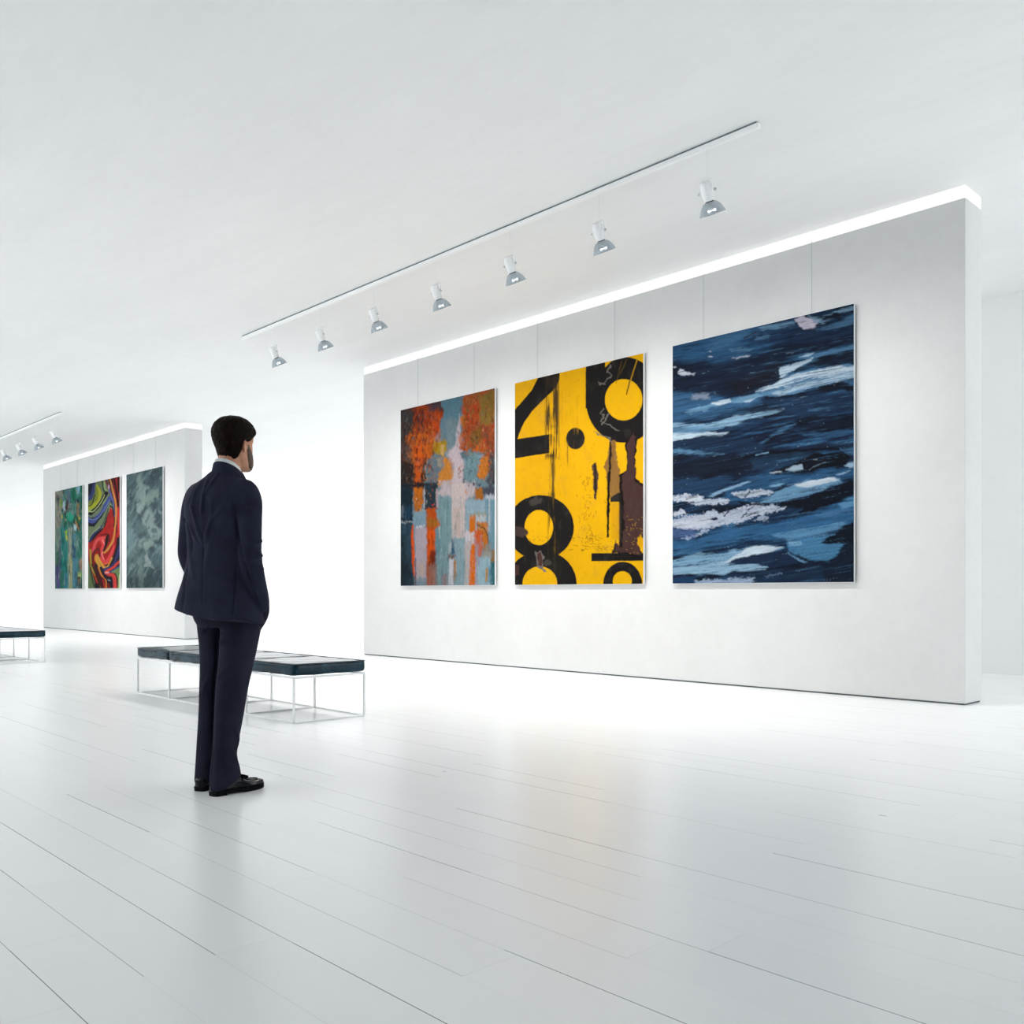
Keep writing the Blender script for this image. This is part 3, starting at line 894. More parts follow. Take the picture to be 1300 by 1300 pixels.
# --- 2: worn yellow sign with large cropped black numerals
def art_numerals():
    c = Canvas((655, 819, 486, 743.5, 449, 743), 11.617, 10.142, 290, 450)
    c.set(640, 440, 4.0625)
    Y = (244, 184, 4)
    K = (27, 25, 25)
    c.C[:] = srgb(*Y)[:3]
    c.rect(40, 20, 330, 1260, (226, 164, 6), 200, op=.6)
    c.grain(.05, 60, 60)
    W = dict(rough=1.5, rs=(14, 14))
    # ragged smear behind the numerals
    # 2
    c.poly([(185, 150), (296, 120), (290, 175), (262, 222), (210, 272), (150, 332), (108, 392), (82, 450), (74, 480), (50, 490), (50, 335), (110, 268), (150, 220)], K, 2, **W)
    c.poly([(50, 480), (240, 452), (240, 549), (50, 578)], K, 2, **W)
    c.ell(375, 476, 48, 56, (36, 33, 30), 2, **W)
    # 6
    c.ell(625, 277, 196, 222, K, 2, **W)
    c.poly([(428, 60), (528, 60), (528, 300), (428, 320)], K, 2, **W)
    c.poly([(529, 60), (620, 48), (560, 78), (529, 108)], Y, 2)
    c.ell(625, 277, 97, 107, Y, 2, **W)
    # 8
    c.ell(193, 936, 174, 168, K, 2, **W)
    c.ell(200, 1232, 182, 176, K, 2, **W)
    c.ell(185, 936, 74, 91, Y, 2, **W)
    c.ell(190, 1226, 90, 88, Y, 2, **W)
    # 1 and its foot
    c.poly([(556, 782), (600, 752), (625, 752), (625, 806), (556, 806)], (46, 42, 40), 2, **W)
    c.rect(600, 752, 700, 1080, (34, 30, 29), 2, **W)
    c.rect(458, 1071, 740, 1112, K, 2, **W)
    c.rect(560, 812, 602, 1000, (212, 150, 8), 8, op=.6)
    # 9 at the lower edge
    c.ell(620, 1238, 102, 122, K, 2, **W)
    c.ell(618, 1216, 49, 51, Y, 2, **W)
    # vertical scraped streaks
    n = c.noise(7, 240, 4)
    n2 = c.noise(40, 60, 3)
    def streak(x0, x1, y0, y1, col, thr, op):
        d = np.maximum(np.maximum(x0 - c.x, c.x - x1), np.maximum((y0 - c.y) * .5, (c.y - y1) * .5))
        m = np.clip((n * .75 + n2 * .35 - thr) * 9, 0, 1) * np.clip(-d / 14, 0, 1) * op
        c.C = c.C * (1 - m[..., None]) + np.array(srgb(*col)[:3]) * m[..., None]
    streak(212, 296, 130, 590, (54, 42, 30), .42, .95)
    streak(236, 276, 480, 800, (70, 52, 26), .44, .85)
    streak(276, 372, 480, 640, (150, 110, 24), .58, .8)
    streak(226, 300, 740, 1170, (60, 48, 24), .56, .8)
    streak(246, 280, 780, 1150, (150, 112, 18), .66, .8)
    streak(290, 420, 200, 460, (190, 140, 12), .62, .5)
    # rust and bare patches
    R = dict(rough=9, rs=(16, 26))
    c.poly([(560, 480), (578, 490), (584, 560), (606, 640), (606, 752), (562, 782), (548, 720), (524, 620), (548, 560)], (150, 108, 52), 4, 8, 30, tint=.2, **R)
    c.poly([(636, 500), (660, 462), (686, 425), (694, 480), (686, 560), (692, 690), (735, 720), (735, 985), (706, 1010), (722, 1100), (640, 1078), (568, 1074), (580, 1006), (612, 1044), (622, 860), (604, 740), (604, 662), (640, 640)], (22, 18, 16), 3, 7, 26, **R)
    c.poly([(642, 506), (664, 468), (682, 440), (686, 480), (680, 570), (684, 700), (735, 730), (735, 975), (700, 1006), (716, 1080), (640, 1070), (576, 1068), (586, 1018), (618, 1048), (630, 860), (614, 740), (612, 670), (646, 640)], (74, 49, 46), 3, 7, 26, tint=.12, ts=(20, 30), **R)
    c.ell(712, 1010, 14, 24, (230, 168, 8), 4, 6, 16, **R)
    c.line([(558, 478), (556, 560), (549, 700), (544, 860), (542, 985)], [5, 6, 8, 7, 5], (24, 18, 14), 3, 5, 26, rough=3, rs=(8, 16))
    c.line([(562, 640), (556, 760)], 3, (150, 110, 60), 3, 4, 26)
    c.poly([(462, 620), (476, 600), (490, 640), (490, 720), (478, 790), (468, 740)], (80, 62, 54), 4, 6, 24, **R)
    c.line([(478, 604), (480, 770)], 4, (26, 20, 16), 3, 4, 20, rough=3, rs=(8, 16))
    c.poly([(166, 1062), (196, 1054), (212, 1090), (206, 1150), (222, 1168), (196, 1156), (172, 1140)], (120, 112, 106), 4, 5, 20, **R)
    c.poly([(172, 1070), (194, 1066), (206, 1100), (200, 1148), (178, 1132)], (78, 48, 44), 3, 4, 20, **R)
    c.poly([(60, 930), (110, 936), (132, 962), (100, 986), (60, 972)], (70, 54, 50), 4, 6, 20, **R)
    c.ell(172, 800, 36, 20, (72, 66, 60), 6, 16, 24, op=.8, rough=12, rs=(14, 14))
    c.poly([(58, 1130), (84, 1130), (78, 1180), (58, 1190)], (74, 50, 46), 4, 6, 20, **R)
    c.ell(230, 1120, 18, 16, (80, 76, 70), 5, 10, 20, op=.7)
    # pale scratches on the 6
    for pts in ([(560, 105), (540, 130), (565, 150), (520, 190), (500, 195)], [(500, 190), (530, 200)], [(520, 320), (495, 345), (520, 360), (505, 385)], [(520, 400), (560, 410), (575, 430), (600, 440)], [(470, 440), (510, 460), (540, 470), (565, 490)], [(545, 350), (515, 400)]):
        c.line(pts, 3.2, (120, 112, 104), 2.5, 12, 22, rough=3.5, rs=(9, 9))
    c.line([(694, 72), (660, 180), (640, 250)], [3, 3, 1.5], (190, 140, 16), 2.5, 2, 20)
    c.line([(655, 180), (640, 250)], 2.5, (60, 44, 16), 2, 2, 20)
    c.line([(640, 70), (610, 140)], 2, (120, 92, 20), 3, 3, 20, op=.7)
    c.line([(615, 80), (585, 190)], 2, (110, 84, 20), 3, 3, 20, op=.7)
    rg = random.Random(4)
    for i in range(70):
        x, y = rg.gauss(435, 26), rg.uniform(660, 1010)
        c.line([(x, y), (x + rg.uniform(-9, 9), y + rg.uniform(4, 14))], 1.6, (150, 104, 16), 1.8, op=.75)
    for i in range(50):
        x, y = rg.uniform(340, 560), rg.uniform(980, 1060)
        c.line([(x, y), (x + rg.uniform(4, 20), y + rg.uniform(-3, 8))], 1.6, (96, 70, 20), 1.8, op=.6)
    for i in range(70):
        x, y = rg.uniform(70, 715), rg.uniform(130, 1220)
        c.ell(x, y, 2.2, 2.2, (80, 58, 16), 2, op=.6)
    for i in range(40):
        x, y = rg.uniform(130, 240), rg.uniform(980, 1024)
        c.ell(x, y, 2.4, 1.6, (90, 64, 16), 2, op=.6)
    for i in range(40):
        x, y = rg.uniform(640, 720), rg.uniform(880, 1080)
        c.ell(x, y, 2.6, 2.6, (200, 150, 20), 2, op=.6)
    # faint scuffs over the black
    s = np.clip((c.noise(26, 60, 4) - .6) * 5, 0, 1)[..., None] * .10
    c.C = c.C * (1 - s) + np.array(srgb(110, 104, 92)[:3]) * s
    c.grain(.05, 8, 20)
    return c

# --- 3: stormy blue sea of broad brushstrokes
def art_sea():
    c = Canvas((855, 1086, 437, 742.5, 386, 741.5), 9.867, 8.405, 380, 500)
    c.set(850, 380, 5.4167)
    A = -.17
    n = .55 * c.noise(420, 60, 4, ang=A) + .45 * c.noise(160, 14, 4, ang=A)
    stops = np.array([.30, .44, .54, .66, .80])
    cols = np.array([srgb(*q)[:3] for q in ((13, 19, 31), (20, 33, 54), (30, 56, 88), (54, 98, 136), (96, 144, 178))])
    c.C = np.stack([np.interp(n, stops, cols[:, k]) for k in range(3)], -1)
    B = dict(rough=26, rs=(150, 9), ang=A)
    def mass(pts, col, soft=20, op=.9, w=26, **k):
        kk = dict(B); kk.update(k)
        c.poly(pts, col, soft, w, 120, op=op, tint=.4, ts=(170, 12), **kk)
    def hair(pts, col, soft=5, op=1.0, rough=22, ang=A, w=10, rs=(200, 7), tint=.12):
        c.poly(pts, col, soft, w, 80, op=op, rough=rough, rs=rs, ang=ang, tint=tint * 2, ts=(180, 6), dry=.22, ds=(220, 6))
    # upper field
    mass([(0, 320), (620, 180), (860, 130), (760, 260), (640, 330), (760, 360), (500, 400), (350, 440), (160, 440), (0, 420)], (44, 84, 122), 30)
    mass([(300, 270), (520, 200), (560, 240), (420, 310), (280, 340)], (68, 110, 146), 40, .7)
    mass([(0, 420), (300, 440), (560, 390), (780, 300), (1290, 200), (1290, 320), (900, 380), (780, 450), (740, 560), (560, 640), (420, 680), (250, 650), (0, 660)], (21, 31, 50), 26)
    mass([(420, 580), (640, 500), (770, 430), (780, 540), (640, 600), (480, 650)], (27, 27, 37), 22, .8)
    mass([(640, 210), (860, 160), (900, 200), (1290, 180), (1290, 260), (800, 300), (560, 300)], (27, 45, 72), 26)
    hair([(620, 190), (780, 160), (880, 145), (860, 170), (740, 200), (640, 200)], (110, 150, 180), 8, .8)
    hair([(600, 250), (700, 235), (690, 262), (600, 275)], (92, 134, 168), 10, .7)
    hair([(420, 340), (580, 330), (560, 350), (430, 360)], (88, 130, 162), 10, .6)
    hair([(425, 395), (570, 365), (560, 382), (470, 398)], (168, 180, 196), 4, .9, rs=(24, 9), rough=9)
    c.ell(290, 385, 14, 5, (196, 204, 214), 3)
    c.ell(288, 347, 7, 4, (170, 184, 198), 3)
    c.poly([(60, 490), (85, 465), (120, 490), (185, 500), (170, 514), (80, 512)], (196, 204, 218), 4, 8, 20, rough=6, rs=(14, 8))
    c.ell(40, 455, 14, 5, (180, 192, 206), 3, 4, 14)
    c.poly([(520, 250), (610, 210), (620, 225), (560, 245), (525, 265)], (50, 50, 60), 5, 8, 30, op=.85)
    # pink patch, upper right, and the lines over it
    c.poly([(868, 130), (940, 115), (1040, 150), (1010, 190), (930, 205), (900, 180)], (196, 190, 208), 7, 10, 40, tint=.05, rough=6, rs=(60, 8), ang=A)
    hair([(960, 108), (1060, 128), (1190, 70), (1290, 40), (1290, 70), (1180, 110), (1060, 165), (1010, 160)], (120, 156, 184), 7, .85)
    hair([(1020, 200), (1200, 140), (1290, 90), (1290, 160), (1180, 200), (1020, 215)], (74, 112, 146), 10, .8)
    c.line([(990, 108), (1075, 92), (1170, 62)], [6, 13, 4], (24, 48, 76), 4, 6, 30)
    c.poly([(1050, 150), (1080, 120), (1165, 90), (1190, 105), (1190, 155), (1140, 130)], (19, 28, 43), 5, 8, 30)
    # the great white wave
    hair([(760, 490), (770, 462), (860, 450), (960, 400), (1060, 370), (1290, 310), (1290, 345), (1080, 400), (960, 440), (870, 490), (790, 532)], (78, 122, 158), 8, .85)
    hair([(762, 495), (775, 462), (850, 455), (930, 425), (1000, 400), (960, 430), (880, 480), (800, 528), (775, 530)], (182, 204, 222), 5, 1, 12, -.35)
    hair([(900, 405), (960, 375), (1010, 362), (960, 395)], (170, 194, 214), 5, .9, 8)
    mass([(860, 500), (1000, 430), (1290, 330), (1290, 440), (1060, 460), (900, 510)], (19, 30, 48), 14)
    hair([(590, 640), (640, 612), (720, 590), (790, 545), (900, 500), (1000, 480), (1120, 462), (1290, 450), (1290, 540), (1120, 585), (1000, 610), (840, 655), (760, 660), (640, 665)], (92, 136, 172), 8, .9)
    hair([(600, 632), (700, 600), (780, 552), (880, 510), (1000, 490), (1150, 470), (1290, 455), (1290, 500), (1100, 530), (960, 540), (860, 570), (780, 600), (680, 622)], (190, 210, 226), 5, 1, 14, -.25)
    hair([(800, 600), (960, 560), (1290, 500), (1290, 535), (1100, 580), (930, 610), (820, 640)], (176, 200, 219), 6, .95, 18, -.16)
    hair([(700, 640), (860, 612), (840, 650), (760, 662)], (168, 194, 214), 5, .9, 12)
    for o in range(5):
        c.line([(780, 590 + 14 * o), (900, 545 + 14 * o), (1060, 520 + 12 * o), (1280, 490 + 9 * o)], [2, 2.5, 2, 1], (44, 84, 122), 2.5, 8, 60, rough=3, rs=(60, 6), ang=A, op=.75)
    c.poly([(1120, 580), (1200, 570), (1290, 620), (1290, 680), (1200, 620)], (16, 24, 38), 8, 10, 40)
    hair([(1210, 575), (1290, 550), (1290, 620)], (58, 98, 134), 8, .8)
    # second, left wave
    mass([(0, 650), (160, 640), (420, 690), (640, 660), (640, 740), (420, 790), (0, 850)], (54, 94, 132), 20)
    c.rect(160, 640, 280, 680, (146, 156, 176), 12, 14, 40, op=.7, rough=12, rs=(30, 8), ang=A)
    hair([(120, 770), (250, 715), (430, 685), (600, 640), (640, 665), (540, 700), (430, 712), (300, 735), (150, 780)], (112, 156, 188), 7, .85)
    hair([(300, 708), (420, 685), (430, 708), (340, 728)], (204, 220, 232), 5, 1, 8)
    hair([(480, 700), (630, 662), (560, 698)], (180, 204, 222), 4, .9, 7)
    hair([(0, 840), (260, 860), (460, 800), (800, 755), (780, 772), (560, 820), (420, 870), (240, 890), (0, 880)], (140, 178, 206), 8, .95, 18)
    hair([(0, 910), (240, 905), (410, 920), (370, 945), (230, 932), (60, 962), (0, 975)], (186, 208, 224), 6, 1, 12)
    hair([(0, 870), (260, 880), (380, 880), (200, 915), (0, 915)], (98, 142, 178), 8, .8)
    mass([(440, 740), (760, 700), (790, 770), (560, 770)], (25, 35, 53), 16)
    mass([(640, 680), (1290, 640), (1290, 760), (920, 820), (800, 770)], (30, 52, 80), 22)
    hair([(960, 760), (1130, 748), (1110, 762), (980, 768)], (78, 122, 158), 6, .7)
    mass([(900, 830), (1290, 790), (1290, 920), (960, 920), (820, 860)], (16, 24, 39), 22)
    hair([(780, 890), (880, 855), (860, 880), (740, 940), (640, 1000), (600, 1000)], (70, 114, 150), 8, .8)
    hair([(900, 930), (1290, 900), (1290, 940), (960, 950)], (52, 92, 130), 10, .7)
    mass([(0, 990), (250, 930), (560, 960), (720, 1050), (400, 1050), (0, 1050)], (27, 46, 72), 20)
    # lower half
    c.set(850, 560, 5.4167)
    hair([(0, 55), (150, 62), (280, 80), (400, 95), (200, 92), (0, 90)], (94, 140, 176), 7, .9, 12)
    mass([(0, 110), (400, 90), (700, 60), (1290, 30), (1290, 60), (760, 120), (500, 250), (0, 260)], (18, 26, 42), 22)
    mass([(560, 130), (900, 90), (1080, 70), (980, 130), (800, 200), (600, 190)], (32, 56, 82), 18)
    mass([(0, 270), (380, 240), (440, 260), (380, 350), (240, 380), (0, 340)], (34, 60, 92), 18)
    c.line([(240, 138), (440, 130), (640, 92), (830, 72), (1180, 60)], [3, 4, 6, 8, 6], (10, 15, 24), 4, 10, 60)
    c.line([(600, 100), (690, 80)], 3, (120, 160, 190), 3)
    c.poly([(700, 215), (840, 170), (930, 130), (1000, 95), (1150, 85), (1260, 100), (1230, 170), (1120, 205), (980, 225), (830, 240), (720, 236)], (13, 17, 27), 6, 12, 60, tint=.2)
    c.poly([(805, 205), (850, 178), (915, 165), (932, 200), (870, 214)], (160, 182, 200), 4, 6, 24, rough=4, rs=(20, 8))
    c.line([(700, 222), (775, 214)], [3, 4], (176, 190, 202), 3, 5, 20)
    c.line([(970, 205), (1010, 180), (1080, 150)], 1.8, (120, 140, 156), 2, 4, 20)
    c.line([(1000, 133), (1025, 131)], 2, (150, 160, 170), 2)
    hair([(1180, 60), (1290, 40), (1290, 110), (1230, 100)], (66, 108, 146), 6, .85, 14, .6)
    c.poly([(1210, 185), (1250, 150), (1290, 150), (1290, 195)], (150, 180, 206), 6, 8, 30, rough=6, rs=(30, 8))
    mass([(380, 330), (700, 250), (1290, 190), (1290, 250), (900, 290), (760, 330), (620, 420), (380, 400)], (44, 86, 126), 18)
    hair([(270, 385), (380, 330), (480, 295), (580, 278), (520, 305), (420, 335), (310, 390)], (134, 172, 202), 5, .9, 10, -.35)
    hair([(700, 310), (790, 285), (770, 305), (710, 318)], (120, 166, 198), 7, .8)
    hair([(620, 430), (760, 350), (860, 305), (960, 275), (1170, 255), (1200, 285), (1080, 340), (900, 400), (760, 435), (680, 440)], (106, 150, 184), 7, .95, 16, -.22)
    hair([(860, 310), (960, 278), (1150, 258), (1180, 275), (1060, 310), (960, 325), (900, 318)], (198, 212, 226), 5, 1, 8, -.12)
    hair([(1150, 235), (1250, 215), (1190, 242)], (150, 186, 212), 4, .9, 6)
    c.poly([(730, 440), (860, 405), (960, 380), (1060, 350), (1160, 310), (1290, 270), (1290, 370), (1150, 440), (1000, 500), (870, 530), (920, 480), (800, 460)], (13, 19, 31), 6, 18, 60, rough=14, rs=(50, 9), ang=A, tint=.3)
    hair([(640, 470), (900, 470), (840, 540), (700, 520)], (24, 42, 68), 12, .8)
    # foam
    F = dict(rough=13, rs=(13, 7), ang=-.1, dry=.25, ds=(11, 6))
    c.poly([(0, 380), (130, 365), (210, 375), (250, 400), (200, 425), (100, 420), (0, 415)], (198, 206, 220), 4, 14, 30, **F)
    c.poly([(150, 430), (290, 400), (420, 400), (400, 432), (240, 445)], (184, 194, 210), 4, 14, 30, **F)
    c.poly([(430, 355), (560, 335), (720, 345), (720, 370), (600, 390), (520, 400), (450, 380)], (176, 188, 204), 4, 14, 30, **F)
    c.poly([(30, 490), (90, 475), (140, 500), (100, 515), (40, 515)], (200, 206, 220), 4, 10, 30, **F)
    c.poly([(20, 540), (180, 510), (330, 475), (350, 500), (560, 440), (720, 450), (820, 465), (720, 500), (600, 520), (500, 560), (380, 585), (240, 610), (90, 610), (20, 590)], (180, 190, 208), 5, 18, 34, tint=.15, ts=(20, 12), **F)
    c.poly([(30, 560), (240, 530), (300, 560), (200, 600), (60, 600)], (202, 208, 222), 6, 12, 30, op=.8, **F)
    c.poly([(580, 555), (640, 515), (690, 530), (680, 556)], (150, 164, 186), 4, 10, 26, **F)
    c.poly([(90, 670), (180, 650), (240, 610), (280, 615), (220, 650), (120, 684)], (160, 176, 202), 5, 12, 26, rough=16, rs=(12, 8))
    c.rect(0, 610, 180, 670, (84, 106, 156), 22, 12, 40, op=.7)
    for pts in ([(380, 520), (440, 460), (500, 440)], [(500, 530), (560, 480), (600, 440)], [(560, 350), (520, 400)], [(590, 435), (700, 450)], [(480, 425), (600, 440), (760, 430)], [(540, 520), (600, 500)], [(620, 380), (690, 372)]):
        c.line(pts, [5, 4, 3][:len(pts)] if len(pts) > 2 else [4, 2], (16, 24, 38), 3, 8, 26, rough=3, rs=(10, 8))
    c.ell(315, 540, 26, 10, (18, 28, 44), 4, 8, 20, rough=4, rs=(10, 6))
    # dark splash under the foam
    c.poly([(430, 600), (480, 580), (600, 562), (690, 570), (640, 590), (620, 618), (520, 612), (440, 628)], (20, 30, 46), 5, 8, 26, rough=5, rs=(20, 8))
    c.line([(440, 615), (410, 640), (384, 668)], [5, 4, 2], (18, 26, 40), 3, 6, 20)
    c.line([(460, 620), (446, 640)], 2.5, (18, 26, 40), 2.5)
    # lower blues
    mass([(200, 680), (400, 600), (800, 560), (1290, 400), (1290, 560), (1080, 640), (700, 690), (380, 720), (20, 760), (20, 700)], (50, 98, 140), 20, .95)
    hair([(1180, 440), (1290, 390), (1290, 450), (1200, 470)], (96, 148, 188), 10, .9)
    hair([(1020, 520), (1290, 470), (1290, 490), (1060, 540)], (74, 120, 160), 10, .7)
    hair([(720, 660), (900, 620), (1080, 600), (1240, 550), (1160, 620), (1000, 660), (820, 690)], (98, 150, 188), 10, .8)
    hair([(820, 690), (1200, 640), (1220, 700), (1180, 790), (1100, 840), (960, 820), (830, 770)], (74, 128, 168), 8, .95, 12)
    hair([(830, 705), (920, 702), (930, 725), (840, 730)], (140, 182, 212), 5, .85, 6)
    c.poly([(1060, 700), (1160, 640), (1210, 595), (1290, 570), (1290, 690), (1230, 715), (1080, 715)], (14, 22, 35), 6, 12, 50, rough=14, rs=(40, 9), ang=A, tint=.3)
    c.poly([(1290, 690), (1220, 720), (1180, 760), (1160, 810), (1040, 910), (1120, 1000), (1290, 1000)], (18, 30, 47), 8, 10, 60, tint=.35, ts=(90, 10), ang=-.5)
    mass([(500, 690), (720, 680), (720, 720), (560, 730)], (24, 46, 74), 12)
    # the two white tongues at the bottom
    hair([(20, 830), (200, 780), (380, 770), (470, 760), (560, 730), (700, 725), (800, 740), (740, 765), (620, 790), (480, 820), (400, 850), (260, 855), (20, 870)], (128, 170, 200), 7, .95, 14, -.12)
    hair([(470, 790), (540, 745), (640, 725), (720, 735), (790, 742), (700, 770), (560, 800), (460, 825), (400, 850), (320, 850), (400, 830)], (200, 216, 230), 5, 1, 8, -.2)
    c.poly([(385, 855), (460, 820), (620, 790), (800, 762), (840, 790), (900, 800), (960, 840), (760, 870), (660, 870), (600, 858), (420, 862)], (24, 42, 68), 5, 10, 50, rough=6, rs=(50, 9), ang=A, tint=.25)
    hair([(820, 775), (960, 840), (940, 850), (830, 790)], (110, 152, 186), 5, .8, 8)
    hair([(20, 880), (300, 850), (420, 862), (600, 858), (675, 880), (660, 897), (540, 900), (440, 905), (380, 935), (260, 920), (20, 930)], (146, 184, 210), 7, .95, 12, -.05)
    mass([(400, 930), (560, 905), (900, 890), (1040, 900), (1100, 1000), (600, 1000)], (27, 46, 72), 14)
    c.poly([(260, 930), (320, 925), (400, 950), (260, 955)], (18, 32, 52), 6, 8, 30)
    c.poly([(180, 965), (380, 960), (600, 945), (560, 1000), (180, 1000)], (150, 172, 198), 6, 14, 40, rough=22, rs=(16, 8))
    c.rect(20, 940, 180, 1000, (30, 60, 96), 16, 12, 40, op=.9, rough=14, rs=(40, 9))
    c.poly([(660, 935), (760, 915), (780, 925), (680, 945)], (96, 120, 148), 4, 8, 20, op=.7, rough=12, rs=(9, 7))
    rg = random.Random(9)
    for i in range(60):
        c.ell(rg.uniform(20, 1270), rg.uniform(-500, 980), 2.6, 2, (176, 192, 208), 2, op=.6)
    c.set(850, 380, 5.4167)
    c.glaze((14, 22, 36), .66, 7, .7, 260, 9, A)
    c.glaze((70, 112, 148), .68, 8, .5, 260, 6, A)
    c.glaze((10, 16, 28), .68, 8, .5, 140, 14, A)
    c.glaze((150, 182, 208), .80, 12, .6, 190, 5, A)
    c.smear(2.0, 1.2, 50, 9, A)
    c.smear(.8, .7, 8, 5)
    c.grain(.22, 120, 5, A)
    c.grain(.10, 6, 6)
    return c

# --- far wall, left: green and violet vertical drips
def art_green():
    c = Canvas((71, 106, 624, 747, 616.5, 747), 24.09, 22.63, 110, 260)
    c.set(65, 590, 8.667)
    n = .6 * c.noise(22, 240, 4) + .4 * c.noise(60, 90, 3)
    stops = np.array([.28, .42, .52, .62, .76])
    cols = np.array([srgb(*q)[:3] for q in ((22, 60, 62), (24, 96, 84), (50, 128, 112), (92, 122, 118), (132, 150, 140))])
    c.C = np.stack([np.interp(n, stops, cols[:, k]) for k in range(3)], -1)
    R = dict(rough=16, rs=(12, 50), tint=.3, ts=(10, 60))
    c.poly([(50, 300), (140, 280), (130, 400), (120, 560), (100, 800), (55, 800)], (142, 138, 122), 14, 14, 50, **R)
    c.ell(85, 370, 30, 34, (116, 100, 108), 12, 10, 30, **R)
    c.rect(185, 270, 225, 440, (88, 112, 132), 12, 10, 40, **R)
    c.rect(225, 260, 285, 420, (16, 116, 84), 12, 10, 40, **R)
    c.poly([(290, 250), (330, 240), (325, 320), (290, 310)], (140, 190, 214), 8, 8, 30, **R)
    c.rect(330, 240, 360, 560, (12, 100, 78), 10, 8, 40, **R)
    c.rect(275, 380, 315, 420, (26, 46, 54), 10, 8, 30, **R)
    c.poly([(285, 420), (330, 410), (320, 560), (280, 560)], (118, 104, 78), 12, 10, 40, **R)
    c.ell(125, 420, 18, 50, (120, 168, 60), 8, 10, 30, **R)
    c.rect(140, 400, 170, 500, (176, 196, 214), 8, 8, 30, **R)
    c.rect(170, 400, 200, 500, (70, 36, 48), 10, 8, 30, **R)
    c.poly([(130, 500), (200, 510), (200, 560), (150, 550)], (14, 34, 54), 8, 8, 30, **R)
    c.ell(215, 570, 38, 60, (32, 158, 128), 8, 8, 30, **R)
    c.ell(130, 570, 14, 26, (176, 176, 40), 6, 8, 20, **R)
    c.rect(145, 560, 185, 700, (14, 92, 70), 10, 8, 30, **R)
    c.poly([(260, 590), (340, 570), (350, 660), (280, 660)], (20, 84, 50), 10, 10, 30, **R)
    c.line([(280, 630), (305, 690), (320, 740)], 7, (176, 110, 40), 4, 8, 20)
    c.ell(275, 690, 22, 40, (170, 200, 206), 8, 10, 20, **R)
    c.ell(322, 590, 12, 20, (176, 168, 60), 6, 6, 20)
    c.dabs(30, 60, 280, 350, 760, [(24, 40, 52), (190, 170, 150), (20, 130, 100), (60, 90, 150)], 7, 13, 21, .6)
    c.set(65, 670, 8.667)
    c.rect(58, 0, 112, 380, (112, 138, 122), 16, 10, 40, **R)
    c.rect(112, 0, 195, 660, (20, 124, 116), 14, 10, 40, **R)
    c.poly([(165, 40), (195, 20), (190, 140), (170, 140)], (150, 176, 60), 6, 6, 20, **R)
    c.ell(180, 105, 8, 18, (206, 196, 40), 4)
    c.rect(198, 0, 240, 660, (150, 158, 140), 14, 8, 40, **R)
    c.rect(205, 300, 245, 660, (158, 160, 112), 14, 10, 40, **R)
    c.rect(245, 60, 300, 660, (70, 124, 142), 14, 10, 40, **R)
    c.rect(240, 190, 280, 330, (36, 76, 106), 14, 8, 30, **R)
    c.rect(285, 40, 350, 340, (44, 110, 96), 14, 10, 40, **R)
    c.ell(292, 160, 22, 60, (110, 156, 140), 10, 10, 30, **R)
    c.ell(336, 400, 20, 60, (158, 122, 100), 8, 8, 30, **R)
    c.ell(322, 510, 26, 36, (150, 170, 96), 8, 10, 30, **R)
    c.rect(300, 540, 335, 640, (40, 44, 30), 10, 10, 30, **R)
    c.ell(318, 580, 8, 16, (150, 90, 40), 4)
    c.poly([(62, 420), (110, 400), (112, 600), (100, 665), (62, 665)], (78, 70, 126), 14, 10, 40, **R)
    c.rect(110, 480, 180, 665, (30, 110, 84), 14, 10, 40, **R)
    c.rect(62, 250, 110, 400, (58, 106, 86), 16, 10, 40, **R)
    c.line([(112, 120), (100, 420)], 8, (84, 70, 120), 8, 8, 30, op=.7)
    c.rect(150, 480, 195, 665, (66, 130, 156), 16, 10, 40, op=.7, **R)
    c.glaze((10, 60, 60), .60, 8, .7, 16, 90)
    c.glaze((150, 170, 150), .64, 8, .6, 10, 70)
    c.glaze((90, 76, 120), .68, 9, .5, 12, 80)
    c.smear(1.2, 5, 8, 40)
    c.grain(.14, 12, 40)
    return c

